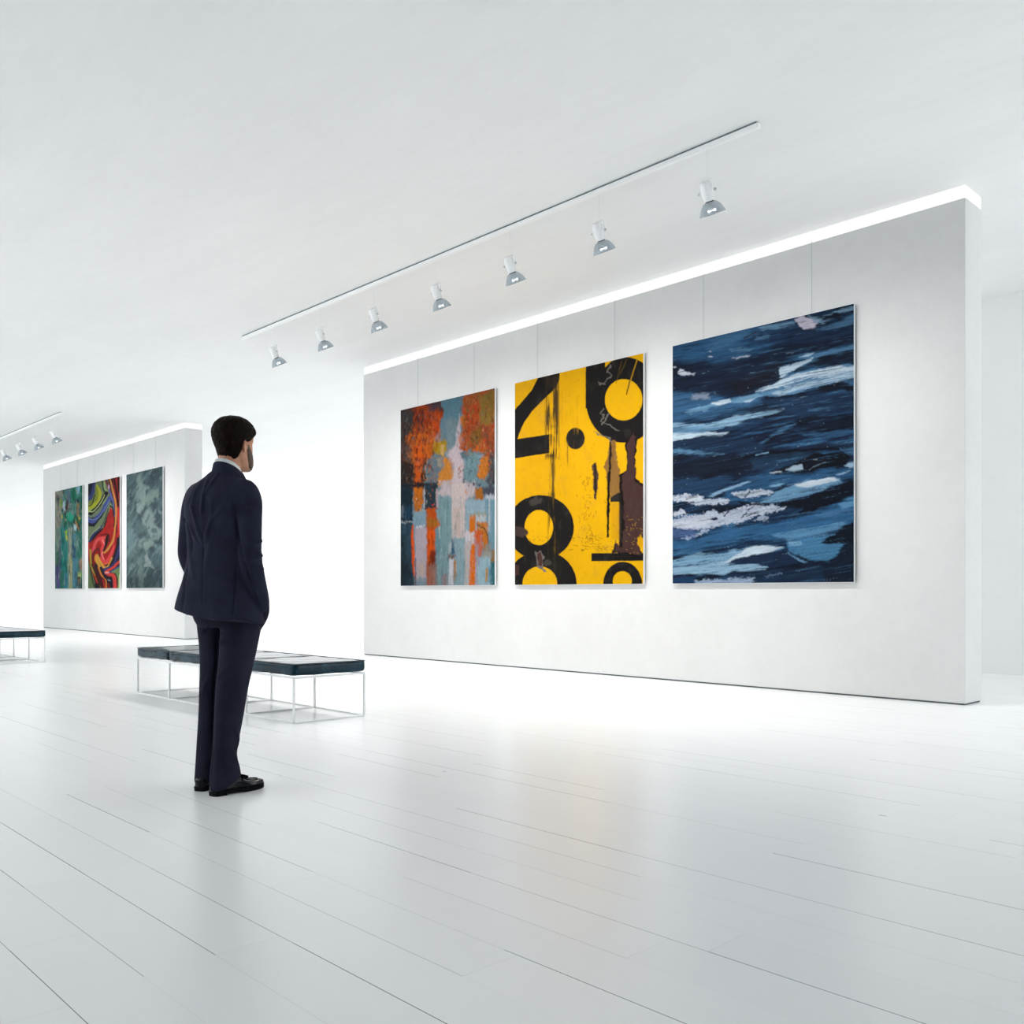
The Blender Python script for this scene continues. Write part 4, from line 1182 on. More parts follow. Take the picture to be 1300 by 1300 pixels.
# --- far wall, middle: poured marbled ribbons of red, olive, blue
def art_marble():
    c = Canvas((113, 153.5, 614, 746.5, 605, 746.5), 22.36, 20.92, 150, 330)
    c.set(65, 590, 8.667)
    c.C[:] = srgb(20, 16, 30)[:3]
    def L(pts, w, col, s=5):
        ww = list(w) if isinstance(w, (list, tuple)) else [w] * len(pts)
        ww = (ww + [ww[-1]] * len(pts))[:len(pts)]
        Q = catmull([tuple(p) + (q,) for p, q in zip(pts, ww)], 5)
        c.line([(q[0], q[1]) for q in Q], [float(q[2]) for q in Q], col, s, 4, 40)
    # upper left nested folds (wide first)
    c.poly([(410, 190), (640, 150), (660, 330), (560, 520), (410, 580)], (112, 128, 96), 5, 6, 50)
    L([(600, 170), (600, 270), (650, 320), (560, 430), (420, 510)], 12, (150, 176, 120))
    L([(570, 180), (590, 280), (630, 320)], 7, (28, 40, 40))
    c.poly([(510, 210), (545, 260), (570, 320), (545, 400), (480, 480), (415, 500), (415, 440), (470, 420), (505, 330), (500, 250)], (172, 178, 40), 6, 5, 40)
    c.poly([(500, 220), (535, 300), (520, 390), (450, 440), (415, 440), (415, 400), (460, 380), (490, 300)], (120, 132, 44), 8, 5, 40, op=.85)
    c.poly([(410, 190), (495, 190), (490, 300), (460, 380), (410, 400)], (56, 66, 120), 6, 5, 40)
    c.poly([(410, 190), (470, 190), (460, 260), (440, 330), (410, 350)], (16, 18, 40), 8, 5, 40)
    L([(490, 330), (460, 430), (420, 455)], 5, (24, 22, 26))
    L([(620, 310), (540, 440), (430, 545)], 20, (14, 12, 26))
    L([(430, 512), (480, 505), (560, 410), (600, 330)], 4, (196, 206, 140))
    L([(640, 340), (580, 490), (480, 560), (410, 560)], 14, (108, 126, 104))
    L([(660, 370), (610, 450), (575, 530), (510, 590), (460, 620), (405, 590)], 26, (66, 78, 152))
    L([(655, 385), (600, 480), (550, 560), (490, 600), (420, 590)], 5, (110, 130, 150), 3)
    L([(690, 440), (610, 520), (540, 600), (480, 660), (410, 640)], 14, (16, 14, 34))
    c.poly([(660, 400), (690, 460), (690, 520), (640, 520), (580, 690), (470, 760), (405, 800), (405, 670), (480, 680), (560, 590), (600, 520)], (112, 130, 98), 6, 6, 50)
    # right red folds
    c.poly([(690, 150), (790, 130), (790, 760), (740, 760), (735, 500), (700, 330)], (140, 28, 30), 8, 5, 60, tint=.6, ts=(14, 160))
    L([(705, 160), (735, 330), (750, 450)], 9, (22, 10, 18), 6)
    L([(750, 140), (760, 300)], 9, (16, 8, 16), 6)
    L([(745, 480), (755, 760)], 10, (212, 60, 56), 8)
    L([(655, 150), (690, 300), (720, 420), (725, 560), (715, 700), (700, 800)], [12, 11, 11, 11, 9, 8], (212, 140, 70), 5)
    L([(640, 150), (680, 320), (706, 440), (705, 620)], 6, (56, 20, 24), 5)
    L([(615, 170), (640, 240), (660, 320)], 14, (110, 40, 60), 8)
    c.ell(645, 245, 10, 26, (206, 170, 186), 5)
    L([(650, 280), (690, 400), (705, 560)], 9, (92, 108, 160), 6)
    # the great red loop
    c.poly([(660, 460), (700, 520), (700, 780), (640, 900), (520, 1000), (430, 1100), (425, 880), (540, 760), (610, 660)], (166, 30, 28), 7, 6, 50, tint=.25, ts=(20, 60))
    L([(660, 455), (690, 480), (700, 560)], 8, (18, 12, 22), 5)
    L([(640, 480), (560, 690), (420, 830)], 4, (30, 20, 40), 4)
    c.set(65, 670, 8.667)
    L([(560, -10), (470, 70), (420, 160)], 11, (44, 56, 110), 5)
    L([(545, -10), (455, 70), (415, 140)], 5, (150, 170, 120), 4)
    c.poly([(560, 40), (700, -10), (740, 60), (720, 260), (640, 380), (580, 420), (520, 340), (450, 480), (425, 300), (440, 160)], (172, 30, 26), 8, 6, 50, tint=.25, ts=(20, 60))
    L([(560, 80), (640, 70), (650, 150)], 7, (90, 10, 14), 6)
    L([(600, 110), (520, 130), (480, 220), (450, 330)], 16, (226, 84, 82), 9)
    L([(560, 120), (590, 180), (560, 260), (570, 350), (620, 370), (680, 270), (705, 130), (715, 20)], [20, 20, 16, 20, 20, 16, 10, 8], (230, 70, 72), 9)
    L([(575, 130), (600, 200), (570, 280), (590, 345)], 5, (250, 150, 150), 5)
    c.poly([(630, 70), (645, 80), (635, 170), (600, 250), (575, 255), (600, 180), (610, 110)], (20, 10, 14), 5, 4, 30)
    L([(715, -10), (690, 140), (620, 250), (580, 275)], [8, 9, 12, 5], (206, 146, 66), 6)
    L([(730, -10), (712, 150), (640, 280), (600, 300)], 5, (140, 30, 26), 4)
    L([(470, 420), (470, 290), (530, 230), (540, 310)], 14, (110, 20, 24), 8)
    L([(545, 420), (505, 340), (515, 300), (545, 360), (590, 430), (640, 420), (680, 330)], [12, 18, 14, 14, 14, 12, 8], (222, 162, 62), 7)
    L([(600, 400), (650, 380)], 7, (236, 110, 60), 6)
    L([(425, 160), (430, 300), (460, 450), (520, 600)], 9, (200, 40, 30), 6)
    L([(440, 240), (450, 400), (500, 520), (560, 660)], 9, (156, 166, 50), 6)
    L([(455, 400), (520, 560), (540, 660)], 6, (30, 10, 12), 5)
    c.poly([(480, 420), (560, 460), (620, 560), (620, 670), (560, 670), (500, 540)], (70, 16, 20), 8, 5, 40, tint=.5, ts=(18, 80))
    L([(530, 430), (560, 510), (610, 570), (615, 665)], 8, (214, 130, 50), 5)
    L([(585, 570), (600, 665)], 8, (190, 30, 26), 5)
    c.poly([(410, 330), (440, 420), (490, 600), (490, 670), (410, 670)], (100, 120, 78), 8, 5, 40, tint=.3)
    L([(440, 440), (480, 640)], 7, (30, 40, 24), 6)
    # lower right
    c.poly([(770, 50), (740, 150), (690, 330), (640, 430), (640, 460), (770, 330)], (24, 16, 34), 6, 5, 40)
    L([(745, 90), (760, 40)], 14, (196, 40, 36), 7)
    L([(770, 200), (700, 400), (600, 450)], 13, (60, 62, 116), 8)
    L([(770, 260), (690, 410), (590, 470), (560, 430)], 7, (44, 44, 96), 5)
    L([(770, 360), (730, 400), (700, 430), (620, 480), (640, 510), (700, 530), (715, 660)], [12, 14, 12, 18, 16, 20, 20], (216, 66, 58), 7)
    L([(610, 490), (640, 490)], 9, (240, 170, 170), 6)
    c.poly([(770, 420), (720, 440), (660, 490), (720, 500), (745, 560), (745, 670), (780, 670), (780, 420)], (112, 140, 90), 6, 5, 40)
    L([(770, 420), (700, 460), (660, 490)], 6, (66, 80, 140), 5)
    L([(765, 520), (760, 660)], 8, (196, 206, 150), 6)
    L([(560, 440), (600, 540), (650, 580), (680, 600), (680, 665)], 9, (20, 20, 44), 6)
    L([(640, 570), (660, 580)], 4, (180, 200, 210), 4)
    L([(640, 620), (650, 665)], 14, (120, 20, 24), 7)
    c.grain(.06, 30, 30)
    c.C *= .80
    return c

# --- far wall, right: grey teal brushed clouds
def art_grey():
    c = Canvas((161.5, 208, 603, 746.5, 592, 746), 20.65, 19.24, 160, 330)
    c.set(65, 590, 8.667)
    n = .6 * c.noise(120, 150, 5, ang=.5) + .4 * c.noise(40, 90, 4, ang=.4)
    stops = np.array([.3, .45, .6, .75])
    cols = np.array([srgb(*q)[:3] for q in ((54, 70, 76), (74, 94, 98), (94, 116, 118), (122, 142, 142))])
    c.C = np.stack([np.interp(n, stops, cols[:, k]) for k in range(3)], -1)
    R = dict(rough=16, rs=(30, 40), tint=.15, ts=(24, 60))
    c.poly([(1010, 80), (1240, 20), (1245, 180), (1120, 260), (1010, 220)], (66, 84, 90), 26, 20, 70, ang=.6, **R)
    c.poly([(835, 120), (960, 80), (930, 280), (840, 320)], (76, 98, 102), 26, 20, 70, **R)
    c.ell(890, 415, 58, 100, (58, 76, 84), 14, 16, 60, **R)
    c.poly([(960, 130), (1000, 90), (1010, 220), (1060, 260), (1050, 340), (1050, 430), (1000, 540), (960, 520), (990, 400), (960, 240)], (132, 150, 146), 14, 14, 50, **R)
    c.poly([(1040, 380), (1100, 290), (1180, 270), (1210, 330), (1130, 420), (1060, 460)], (124, 144, 140), 18, 14, 50, **R)
    c.poly([(1110, 480), (1150, 370), (1190, 380), (1190, 480), (1210, 600), (1160, 640), (1120, 560)], (66, 84, 92), 12, 14, 50, **R)
    c.ell(1080, 600, 60, 110, (132, 150, 148), 20, 16, 50, **R)
    c.poly([(1190, 490), (1230, 520), (1225, 570), (1200, 540)], (130, 148, 148), 8, 8, 30)
    c.poly([(950, 430), (985, 420), (990, 540), (960, 530)], (144, 162, 160), 10, 8, 30, op=.8)
    c.poly([(1205, 180), (1245, 160), (1245, 500), (1200, 420)], (72, 92, 98), 20, 14, 50, **R)
    c.set(65, 670, 8.667)
    c.poly([(840, 0), (950, 0), (930, 220), (850, 330)], (106, 132, 136), 24, 16, 60, ang=.5, **R)
    c.ell(1140, 50, 85, 80, (136, 154, 152), 16, 12, 50, **R)
    c.ell(1145, 35, 26, 20, (92, 112, 114), 8, 10, 30, **R)
    c.line([(1050, -20), (1070, 60), (1110, 120)], 5, (76, 96, 100), 5, 8, 30)
    c.poly([(980, 120), (1130, 130), (1130, 220), (1040, 240), (980, 200)], (132, 150, 146), 14, 16, 50, **R)
    c.poly([(1100, 220), (1140, 190), (1150, 130), (1170, 150), (1140, 230), (1080, 245)], (62, 82, 86), 8, 10, 30, **R)
    c.poly([(1140, 170), (1245, 190), (1245, 230), (1140, 230)], (112, 138, 142), 16, 10, 40, **R)
    c.poly([(1090, 270), (1245, 260), (1245, 390), (1120, 430)], (78, 102, 108), 12, 10, 50, tint=.08)
    c.poly([(1040, 250), (1060, 250), (1100, 360), (1150, 460), (1110, 440), (1030, 430), (1040, 340)], (140, 156, 154), 10, 10, 40, **R)
    c.poly([(940, 200), (1020, 300), (1020, 320), (950, 270)], (86, 104, 106), 10, 10, 40, **R)
    c.poly([(1030, 440), (1130, 440), (1240, 480), (1240, 660), (1020, 660)], (62, 82, 88), 14, 14, 50, **R)
    c.poly([(960, 320), (1020, 350), (1020, 650), (985, 650), (960, 500)], (104, 122, 120), 14, 14, 50, **R)
    c.poly([(905, 500), (950, 400), (970, 560), (980, 660), (890, 660)], (60, 78, 84), 12, 12, 40, **R)
    c.poly([(870, 420), (910, 380), (900, 460), (870, 470)], (150, 168, 170), 10, 8, 30, op=.9)
    c.poly([(840, 320), (900, 340), (900, 440), (840, 440)], (90, 112, 116), 18, 12, 40, op=.8)
    c.set(65, 590, 8.667)
    c.glaze((128, 148, 148), .58, 6, .6, 26, 120, .5)
    c.glaze((52, 68, 76), .58, 6, .6, 40, 90, .4)
    c.glaze((104, 130, 134), .60, 7, .6, 20, 160, .6)
    c.set(65, 670, 8.667)
    c.smear(3, 4, 40, 60)
    c.rect(835, 560, 1245, 680, (38, 52, 56), 110, 10, 50, op=.45)
    c.grain(.10, 24, 60, .4)
    c.C *= .90
    return c

ARTS = [
    (art_autumn, -10.72, -8.71, 'tall autumn painting of orange trees over slate blue and pale pink, farthest on large wall'),
    (art_numerals, -8.345, -6.305, 'bright yellow poster painting with big worn black numerals, middle of the large wall'),
    (art_sea, -5.92, -3.895, 'large stormy dark blue and white brushstroke painting, nearest on the large wall'),
    (art_green, -25.63, -23.615, 'small looking green and teal dripped painting, leftmost on the far left wall'),
    (art_marble, -23.235, -21.235, 'marbled red, olive and blue swirl painting, middle of the far left wall'),
    (art_grey, -20.86, -18.915, 'grey teal cloudy brushwork painting beside the standing man, on the far left wall'),
]
for fn, x0, x1, lab in ARTS:
    cv = fn()
    w = x1 - x0
    gallery_panel(cv, x0, x1, (x0 + .19 * w, x0 + .79 * w), M_paint, lab)
# ------------------------------------------------------------------ the standing man
# local frame: +Y the way he faces, +X his right, Z up; TH is how far he is turned
# away (to the right) from the line between camera and him - used only to place cloth folds
TH = math.radians(40)
CT, ST = math.cos(TH), math.sin(TH)

def sd(s, d, z):
    """point from across/along offsets (metres to the right / away) to his own frame"""
    return Vector((s * CT - d * ST, s * ST + d * CT, z))

def ell_ring(cx, cy, z, a, b, n=56, e=2.2, tilt=0.0, rot=0.0):
    R = []
    for k in range(n):
        t = 2 * PI * k / n
        c, s = math.cos(t), math.sin(t)
        x = a * math.copysign(abs(c) ** (2 / e), c)
        y = b * math.copysign(abs(s) ** (2 / e), s)
        if rot:
            x, y = x * math.cos(rot) - y * math.sin(rot), x * math.sin(rot) + y * math.cos(rot)
        R.append(Vector((cx + x, cy + y, z - tilt * y)))
    return R

def loft(bm, secs, m=3, n=56, e=2.2):
    S = catmull([s[:5] for s in secs], m)
    rings(bm, [ell_ring(q[0], q[1], q[2], q[3], q[4], n, e) for q in S])

def remesh(o, vox, smooth_it=4, fac=.5):
    """weld the overlapping pieces of o into one continuous skin"""
    r = o.modifiers.new('weld', 'REMESH')
    r.mode = 'VOXEL'
    r.voxel_size = vox
    s = o.modifiers.new('even', 'SMOOTH')
    s.iterations = smooth_it
    s.factor = fac
    dg = bpy.context.evaluated_depsgraph_get()
    dg.update()
    me = bpy.data.meshes.new_from_object(o.evaluated_get(dg), preserve_all_data_layers=False, depsgraph=dg)
    mats = [m for m in o.data.materials]
    o.modifiers.clear()
    old = o.data
    o.data = me
    me.name = old.name
    me.materials.clear()
    for m in mats:
        me.materials.append(m)
    bpy.data.meshes.remove(old)
    me.polygons.foreach_set('use_smooth', [True] * len(me.polygons))
    return o

def get_co(me):
    a = np.empty(len(me.vertices) * 3)
    me.vertices.foreach_get('co', a)
    return a.reshape(-1, 3)

def get_no(me):
    a = np.empty(len(me.vertices) * 3)
    me.vertices.foreach_get('normal', a)
    return a.reshape(-1, 3)

def put_co(me, co):
    me.vertices.foreach_set('co', co.ravel())
    me.update()

def seg_dist(px, pz, pts):
    d = np.full(px.shape, 1e9)
    w = np.zeros(px.shape)
    sg = np.zeros(px.shape)
    L = len(pts) - 1
    for i in range(L):
        (ax, az), (bx, bz) = pts[i], pts[i + 1]
        ex, ez = bx - ax, bz - az
        t = np.clip(((px - ax) * ex + (pz - az) * ez) / (ex * ex + ez * ez + 1e-9), 0, 1)
        dx, dz = px - ax - t * ex, pz - az - t * ez
        q = np.hypot(dx, dz)
        m = q < d
        w = np.where(m, (i + t) / L, w)
        sg = np.where(m, np.sign(dx * ez - dz * ex), sg)
        d = np.minimum(d, q)
    return d, w, sg

def zp(X, Y, oy):
    """a point measured on the back of the suit -> (across, height)"""
    return ((200 + X / 6.5 - 281) / 264.0, .95 + (752 - (oy + Y / 6.5)) / 264.0)

def folds(o, ridges, facing=True):
    """raise soft ridges (amp>0) or creases along drawn lines on the back of the cloth"""
    me = o.data
    co, no = get_co(me), get_no(me)
    s = co[:, 0] * CT + co[:, 1] * ST
    dn = no[:, 1] * CT - no[:, 0] * ST
    face = np.clip(-dn * 2.2 + .25, 0, 1) if facing else 1
    disp = np.zeros(len(co))
    for pts, amp, wid, step in ridges:
        d, w, sg = seg_dist(s, co[:, 2], pts)
        end = np.clip(np.minimum(w, 1 - w) * 4 + .12, 0, 1)
        g = np.exp(-(d / wid) ** 2)
        if step:
            g = g * np.where(sg > 0, 1.0, .0) + .0
            g = np.exp(-(d / (wid * 2)) ** 2) * np.where(sg > 0, 1, 0)
        disp += 1.5 * amp * g * end
    co = co + no * (disp * face)[:, None]
    put_co(me, co)

def fabric(name, col, rough=.85, sheen=.25):
    k = NT(name)
    n = k.noise(k.coord((1, 1, 1)), 9, 4)
    lo = tuple(c * .8 for c in col) + (1,)
    hi = tuple(c * 1.25 for c in col) + (1,)
    k.l(k.ramp(n, [(.3, lo), (.7, hi)]), k.b.inputs['Base Color'])
    k.b.inputs['Roughness'].default_value = rough
    k.b.inputs['Specular IOR Level'].default_value = .12
    k.b.inputs['Sheen Weight'].default_value = sheen
    k.b.inputs['Sheen Roughness'].default_value = .4
    k.b.inputs['Sheen Tint'].default_value = (.30, .32, .48, 1)
    w = k.noise(k.coord((1, 1, 1)), 700, 2)
    k.bump(w, .12, .001)
    return k.m

M_suit = fabric('navy_wool', (.0180, .0200, .0385), sheen=.06)
M_trou = fabric('navy_trouser_wool', (.0130, .0140, .0270), sheen=.03)
M_shirt = fabric('white_cotton', (.74, .76, .74), .8, .0)

def skin_mat():
    k = NT('skin')
    n = k.noise(k.coord(), 30, 4)
    k.l(k.ramp(n, [(.3, (.46, .20, .105, 1)), (.7, (.56, .27, .155, 1))]), k.b.inputs['Base Color'])
    k.b.inputs['Roughness'].default_value = .5
    k.b.inputs['Subsurface Weight'].default_value = .05
    k.b.inputs['Subsurface Radius'].default_value = (.012, .004, .002)
    return k.m
M_skin = skin_mat()

def hair_mat():
    k = NT('dark_brown_hair')
    n = k.noise(k.coord((1, 1, .35)), 60, 5, .65)
    k.l(k.ramp(n, [(.32, (.005, .003, .0022, 1)), (.62, (.013, .0075, .0055, 1)), (.8, (.05, .030, .021, 1))]), k.b.inputs['Base Color'])
    k.b.inputs['Roughness'].default_value = .5
    k.b.inputs['Specular IOR Level'].default_value = .04
    k.bump(n, .6, .01)
    return k.m
M_hair = hair_mat()
M_beard = simple('short_stubble', (.115, .068, .046, 1), .7, var=.35, scale=180, bump=.5, bscale=400)
M_shoe = simple('black_polished_leather', (.006, .006, .008, 1), .12, spec=.2, var=.1)
M_sole = simple('black_sole', (.004, .004, .005, 1), .6, spec=.06)
M_eye = simple('eye_white', (.75, .74, .72, 1), .2)
M_iris = simple('brown_iris', (.04, .02, .012, 1), .2)

# ---- head: horizontal sections above the chin (z, half width, front, back)
HEAD = [(.000, .020, .083, .050), (.010, .041, .092, .016), (.030, .055, .096, -.020), (.055, .0615, .095, -.048), (.080, .066, .094, -.066),
        (.105, .069, .095, -.081), (.130, .070, .094, -.090), (.152, .073, .099, -.095), (.175, .075, .099, -.097), (.200, .073, .092, -.094),
        (.222, .063, .074, -.083), (.240, .045, .045, -.060), (.249, .022, .010, -.032), (.252, .004, -.008, -.014)]
HC = Vector((.024, .064, 1.540))        # chin height, centre of the skull
HYAW = math.radians(-4)
def head_xf(p):
    c, s = math.cos(HYAW), math.sin(HYAW)
    return Vector((HC.x + p.x * c - p.y * s, HC.y + p.x * s + p.y * c, HC.z + p.z))
def head_sec(z):
    for (z0, *a), (z1, *b) in zip(HEAD[:-1], HEAD[1:]):
        if z <= z1:
            t = (z - z0) / (z1 - z0)
            return [u + (v - u) * t for u, v in zip(a, b)]
    return list(HEAD[-1][1:])
def head_pt(z, ph, off=0.0):
    """ph: 0 = straight ahead, positive towards his right"""
    a, f, b = head_sec(z)
    if off and math.cos(ph) < .1 and z < .10:
        a, b = max(a, .0535), min(b, -.0775)      # hair lies on the nape of the neck here
    cy = (f + b) / 2
    hy = (f - b) / 2
    x, y = math.sin(ph), math.cos(ph)
    e = 2.25
    X = (a + off) * math.copysign(abs(x) ** (2 / e), x)
    Y = cy + (hy + off) * math.copysign(abs(y) ** (2 / e), y)
    if off == 0 and y > 0:
        # nose, lips, sockets
        g = lambda u, w: math.exp(-(u / w) ** 2)
        Y += .026 * g(X, .011) * max(0, 1 - abs(z - .092) / .034) ** .8 * (1 if z < .13 else .6)
        Y += .012 * g(X, .009) * g(z - .125, .02)
        Y += .006 * g(X, .022) * g(z - .055, .008) + .006 * g(X, .02) * g(z - .042, .006)
        for sx in (-1, 1):
            Y -= .012 * g(X - sx * .031, .013) * g(z - .127, .010)
            Y += .004 * g(X - sx * .03, .02) * g(z - .145, .006)
        Y += .004 * g(X, .014) * g(z - .012, .012)
    return Vector((X, Y, z))

def build_head(bm):
    zs = [q[0] for q in catmull([(h[0],) for h in HEAD], 4)]
    R = [[head_xf(head_pt(z, 2 * PI * k / 96)) for k in range(96)] for z in zs]
    rings(bm, R)
    # ears
    for sx in (1, -1):
        b = bmesh.new()
        bmesh.ops.create_uvsphere(b, u_segments=20, v_segments=14, radius=1)
        for v in b.verts:
            p = v.co.copy()
            lob = 1 - .30 * max(0, -p.z)
            x = p.x * .0075 + .004 * (abs(p.z) ** 2 + abs(p.y) ** 2)
            y = p.y * .018 * lob
            z = p.z * .033
            y += -.25 * z * -1 * .3
            q = Vector((sx * (.0745 + x + .010 * (1 if y < 0 else .2) * min(1, abs(y) / .015)), -.012 + y, .108 + z))
            v.co = head_xf(q)
        merge(bm, b)
    # neck down into the shoulders
    loft(bm, [(.012, .012, 1.42, .075, .07), (.014, .022, 1.49, .060, .060), (.018, .030, 1.55, .0525, .054), (.022, .037, 1.62, .0515, .052), (.024, .045, 1.66, .05, .05)], 3, 48)

# ---- the body under the clothes: one continuous skin, hands in the pockets
SHO_R, ELB_R, WRI_R = (.155, -.004, 1.385), (.199, -.030, 1.12), (.182, .040, .955)
SHO_L, ELB_L, WRI_L = (-.145, -.004, 1.385), (-.176, -.018, 1.13), (-.140, .066, .985)
ANK_R, ANK_L = sd(.016, -.066, .06), sd(-.054, .087, .06)
def hand(bm, w, d, sx):
    """palm, four unequal bent fingers and a thumb, pointing along d"""
    w, d = Vector(w), Vector(d).normalized()
    side = d.cross(Vector((sx, .3, 0))).normalized()
    nor = side.cross(d).normalized()
    c = w + d * .05
    add_tube(bm, [w - d * .01, w + d * .02, c, w + d * .085], [.022, .027, .032, .030], 14, .5, 2, ref=tuple(nor))
    for i, (o, L) in enumerate(((-.026, .066), (-.009, .076), (.009, .071), (.025, .055))):
        p0 = w + d * .075 + side * o
        p1 = w + d * (.085 + L * .35) + side * o * 1.1 + nor * -.002
        p2 = w + d * (.085 + L * .72) + side * o * 1.1 + nor * .008
        p3 = w + d * (.085 + L * .95) + side * o * 1.1 + nor * .020
        add_tube(bm, [p0, p1, p2, p3], [.0095, .0088, .008, .0065], 10, 1, 2, ref=tuple(side))
    t0 = w + d * .03 - side * .022
    add_tube(bm, [t0, t0 + d * .025 - side * .022, t0 + d * .052 - side * .026 + nor * .01], [.012, .0105, .008], 10, 1, 2, ref=tuple(nor))

bm = bmesh.new()
build_head(bm)
loft(bm, [(.012, .01, .84, .13, .09), (.012, .008, .95, .135, .095), (.01, .004, 1.08, .12, .085), (.008, .002, 1.22, .125, .09), (.004, 0, 1.36, .14, .085), (.004, .004, 1.43, .13, .07), (.01, .012, 1.47, .08, .06)], 3, 48)
for S_, E_, W_, sx in ((SHO_R, ELB_R, WRI_R, 1), (SHO_L, ELB_L, WRI_L, -1)):
    add_tube(bm, [(S_[0] * .6, S_[1], S_[2] - .01), S_, E_, W_], [.042, .040, .032, .024], 18, 1, 4)
hand(bm, WRI_R, (-.24, .02, -1), 1)
hand(bm, WRI_L, (.22, .02, -1), -1)
for hip, knee, ank in ((Vector((.095, .0, .88)), Vector((.074, -.014, .50)), ANK_R), (Vector((-.060, .02, .88)), Vector((-.055, .052, .50)), ANK_L)):
    add_tube(bm, [hip, knee, ank + Vector((0, 0, .04)), ank + Vector((0, .01, -.01))], [.060, .042, .030, .032], 20, 1, 4)
person = link_mesh('person', bm, M_skin)
remesh(person, .0048, 3, .5)

# ---- eyes
for sx in (-1, 1):
    b = bmesh.new()
    bmesh.ops.create_uvsphere(b, u_segments=16, v_segments=12, radius=.0115)
    e = link_mesh('eye', b, M_eye, person)
    e.location = head_xf(Vector((sx * .031, .0705, .127)))
    b = bmesh.new()
    bmesh.ops.create_uvsphere(b, u_segments=12, v_segments=8, radius=.0058)
    i = link_mesh('iris', b, M_iris, e)
    i.location = (0, .0068, 0)

# ---- hair: a thick cap following the skull, cut to a hairline
def hairline(ph):
    """lowest height of hair, ph measured from the face"""
    a = abs((ph + PI) % (2 * PI) - PI)
    k = [(0, .195), (.5, .188), (.87, .166), (1.15, .150), (1.35, .138), (1.55, .134), (1.70, .124), (2.04, .058), (2.2, .047), (PI, .040)]
    for (a0, z0), (a1, z1) in zip(k[:-1], k[1:]):
        if a <= a1:
            return z0 + (z1 - z0) * (a - a0) / (a1 - a0)
    return k[-1][1]
def hair_thick(z, ph):
    a = abs((ph + PI) % (2 * PI) - PI)
    t = .004 + .0095 * min(1, max(0, (z - .03) / .12))
    t += .006 * math.exp(-((a - .35) / .5) ** 2) * max(0, (z - .17) / .08)
    t += .004 * math.exp(-((a - 2.6) / .6) ** 2) * math.exp(-((z - .17) / .05) ** 2)
    return t
bm = bmesh.new()
NH, NZ = 120, 40
R = []
rg = random.Random(5)
for j in range(NZ + 1):
    u = j / NZ
    ring = []
    for k in range(NH):
        ph = 2 * PI * k / NH
        z0 = hairline(ph)
        z = z0 + (.2525 - z0) * u
        th = hair_thick(z, ph) * min(1, .10 + u * 5)
        th += .0022 * math.sin(ph * 17 + 5 * math.sin(z * 60)) * min(1, u * 4) * .5 + .0012 * rg.uniform(-1, 1)
        p = head_pt(min(z, .2519), ph, max(.002, th))
        if z > .2:
            p.z += th * ((z - .2) / .052) ** 1.3 * .62
        ring.append(head_xf(p))
    R.append(ring)
# inner shell, just inside the scalp, so that the cap has thickness
inner = []
for j in (NZ, NZ // 2, 0):
    u = j / NZ
    inner.append([head_xf(head_pt(min(.245, hairline(2 * PI * k / NH) + (.2525 - hairline(2 * PI * k / NH)) * u), 2 * PI * k / NH, -.004)) for k in range(NH)])
rings(bm, [R[-1]] + R[::-1][1:] + inner[::-1], cap=True)
hair = link_mesh('hair', bm, M_hair, person)

# ---- beard: short stubble over jaw, chin and upper lip
bm = bmesh.new()
R = []
for j in range(17):
    u = j / 16
    ring = []
    for k in range(61):
        ph = -1.60 + 3.2 * k / 60
        a = abs(ph)
        top = .066 + .066 * min(1, max(0, (a - .75) / .6)) ** 1.3
        lo = .0015 + .030 * max(0, a - .95) ** 1.5 if a > .95 else .0015
        z = lo + (top - lo) * u
        edge = min(1, min(u + .3, 1 - u) * 5, (1.60 - a) * 6)
        q = head_pt(z, ph)
        n_ = Vector((math.sin(ph), math.cos(ph), 0)) * (-.003 + .0088 * edge)
        ring.append(head_xf(q + n_))
    R.append(ring)
rings(bm, R, cap=False, closed=False)
beard = link_mesh('beard', bm, M_beard, person)
sm = beard.modifiers.new('thick', 'SOLIDIFY')
sm.thickness = .002

# ---- shirt collar: a white band showing above the jacket
def collar(bm, z0, z1, a, b, cx, cy, flare, tilt, thick, n=64, drop=0.0):
    def ring(z, ex, inn):
        return ell_ring(cx, cy, z, a + ex - inn, b + ex - inn, n, 2.05, tilt)
    R = [ring(z0, flare, 0), ring((z0 + z1) / 2, flare * .45, 0), ring(z1 - .002, 0, 0), ring(z1, 0, thick * .5), ring(z1 - .002, 0, thick), ring((z0 + z1) / 2, flare * .45, thick), ring(z0, flare, thick)]
    rings(bm, R + [R[0]], cap=False)
bm = bmesh.new()
collar(bm, 1.500, 1.560, .0570, .0630, .017, .027, .009, .46, .005)
link_mesh('shirt_collar', bm, M_shirt, person)

# ---- jacket
def hem_z(s):
    k = [(-.24, .875), (-.222, .874), (-.178, .852), (-.13, .834), (-.085, .828), (0, .815), (.035, .82), (.07, .830), (.11, .822), (.16, .802), (.25, .80)]
    if s <= k[0][0]:
        return k[0][1]
    for (a0, z0), (a1, z1) in zip(k[:-1], k[1:]):
        if s <= a1:
            return z0 + (z1 - z0) * (s - a0) / (a1 - a0)
    return k[-1][1]
bm = bmesh.new()
TOR = [(.000, -.014, .80, .226, .152), (-.002, -.012, .86, .216, .149), (-.006, -.008, .95, .196, .140), (-.004, -.004, 1.04, .177, .129), (.002, .0, 1.13, .168, .120),
       (.004, .0, 1.22, .174, .122), (.003, -.004, 1.31, .180, .126), (.002, -.006, 1.38, .182, .122), (.002, -.002, 1.43, .172, .108),
       (.004, .004, 1.465, .146, .092), (.008, .012, 1.492, .108, .082), (.012, .020, 1.518, .082, .074), (.014, .024, 1.530, .068, .066)]
S = catmull(TOR, 4)
R = []
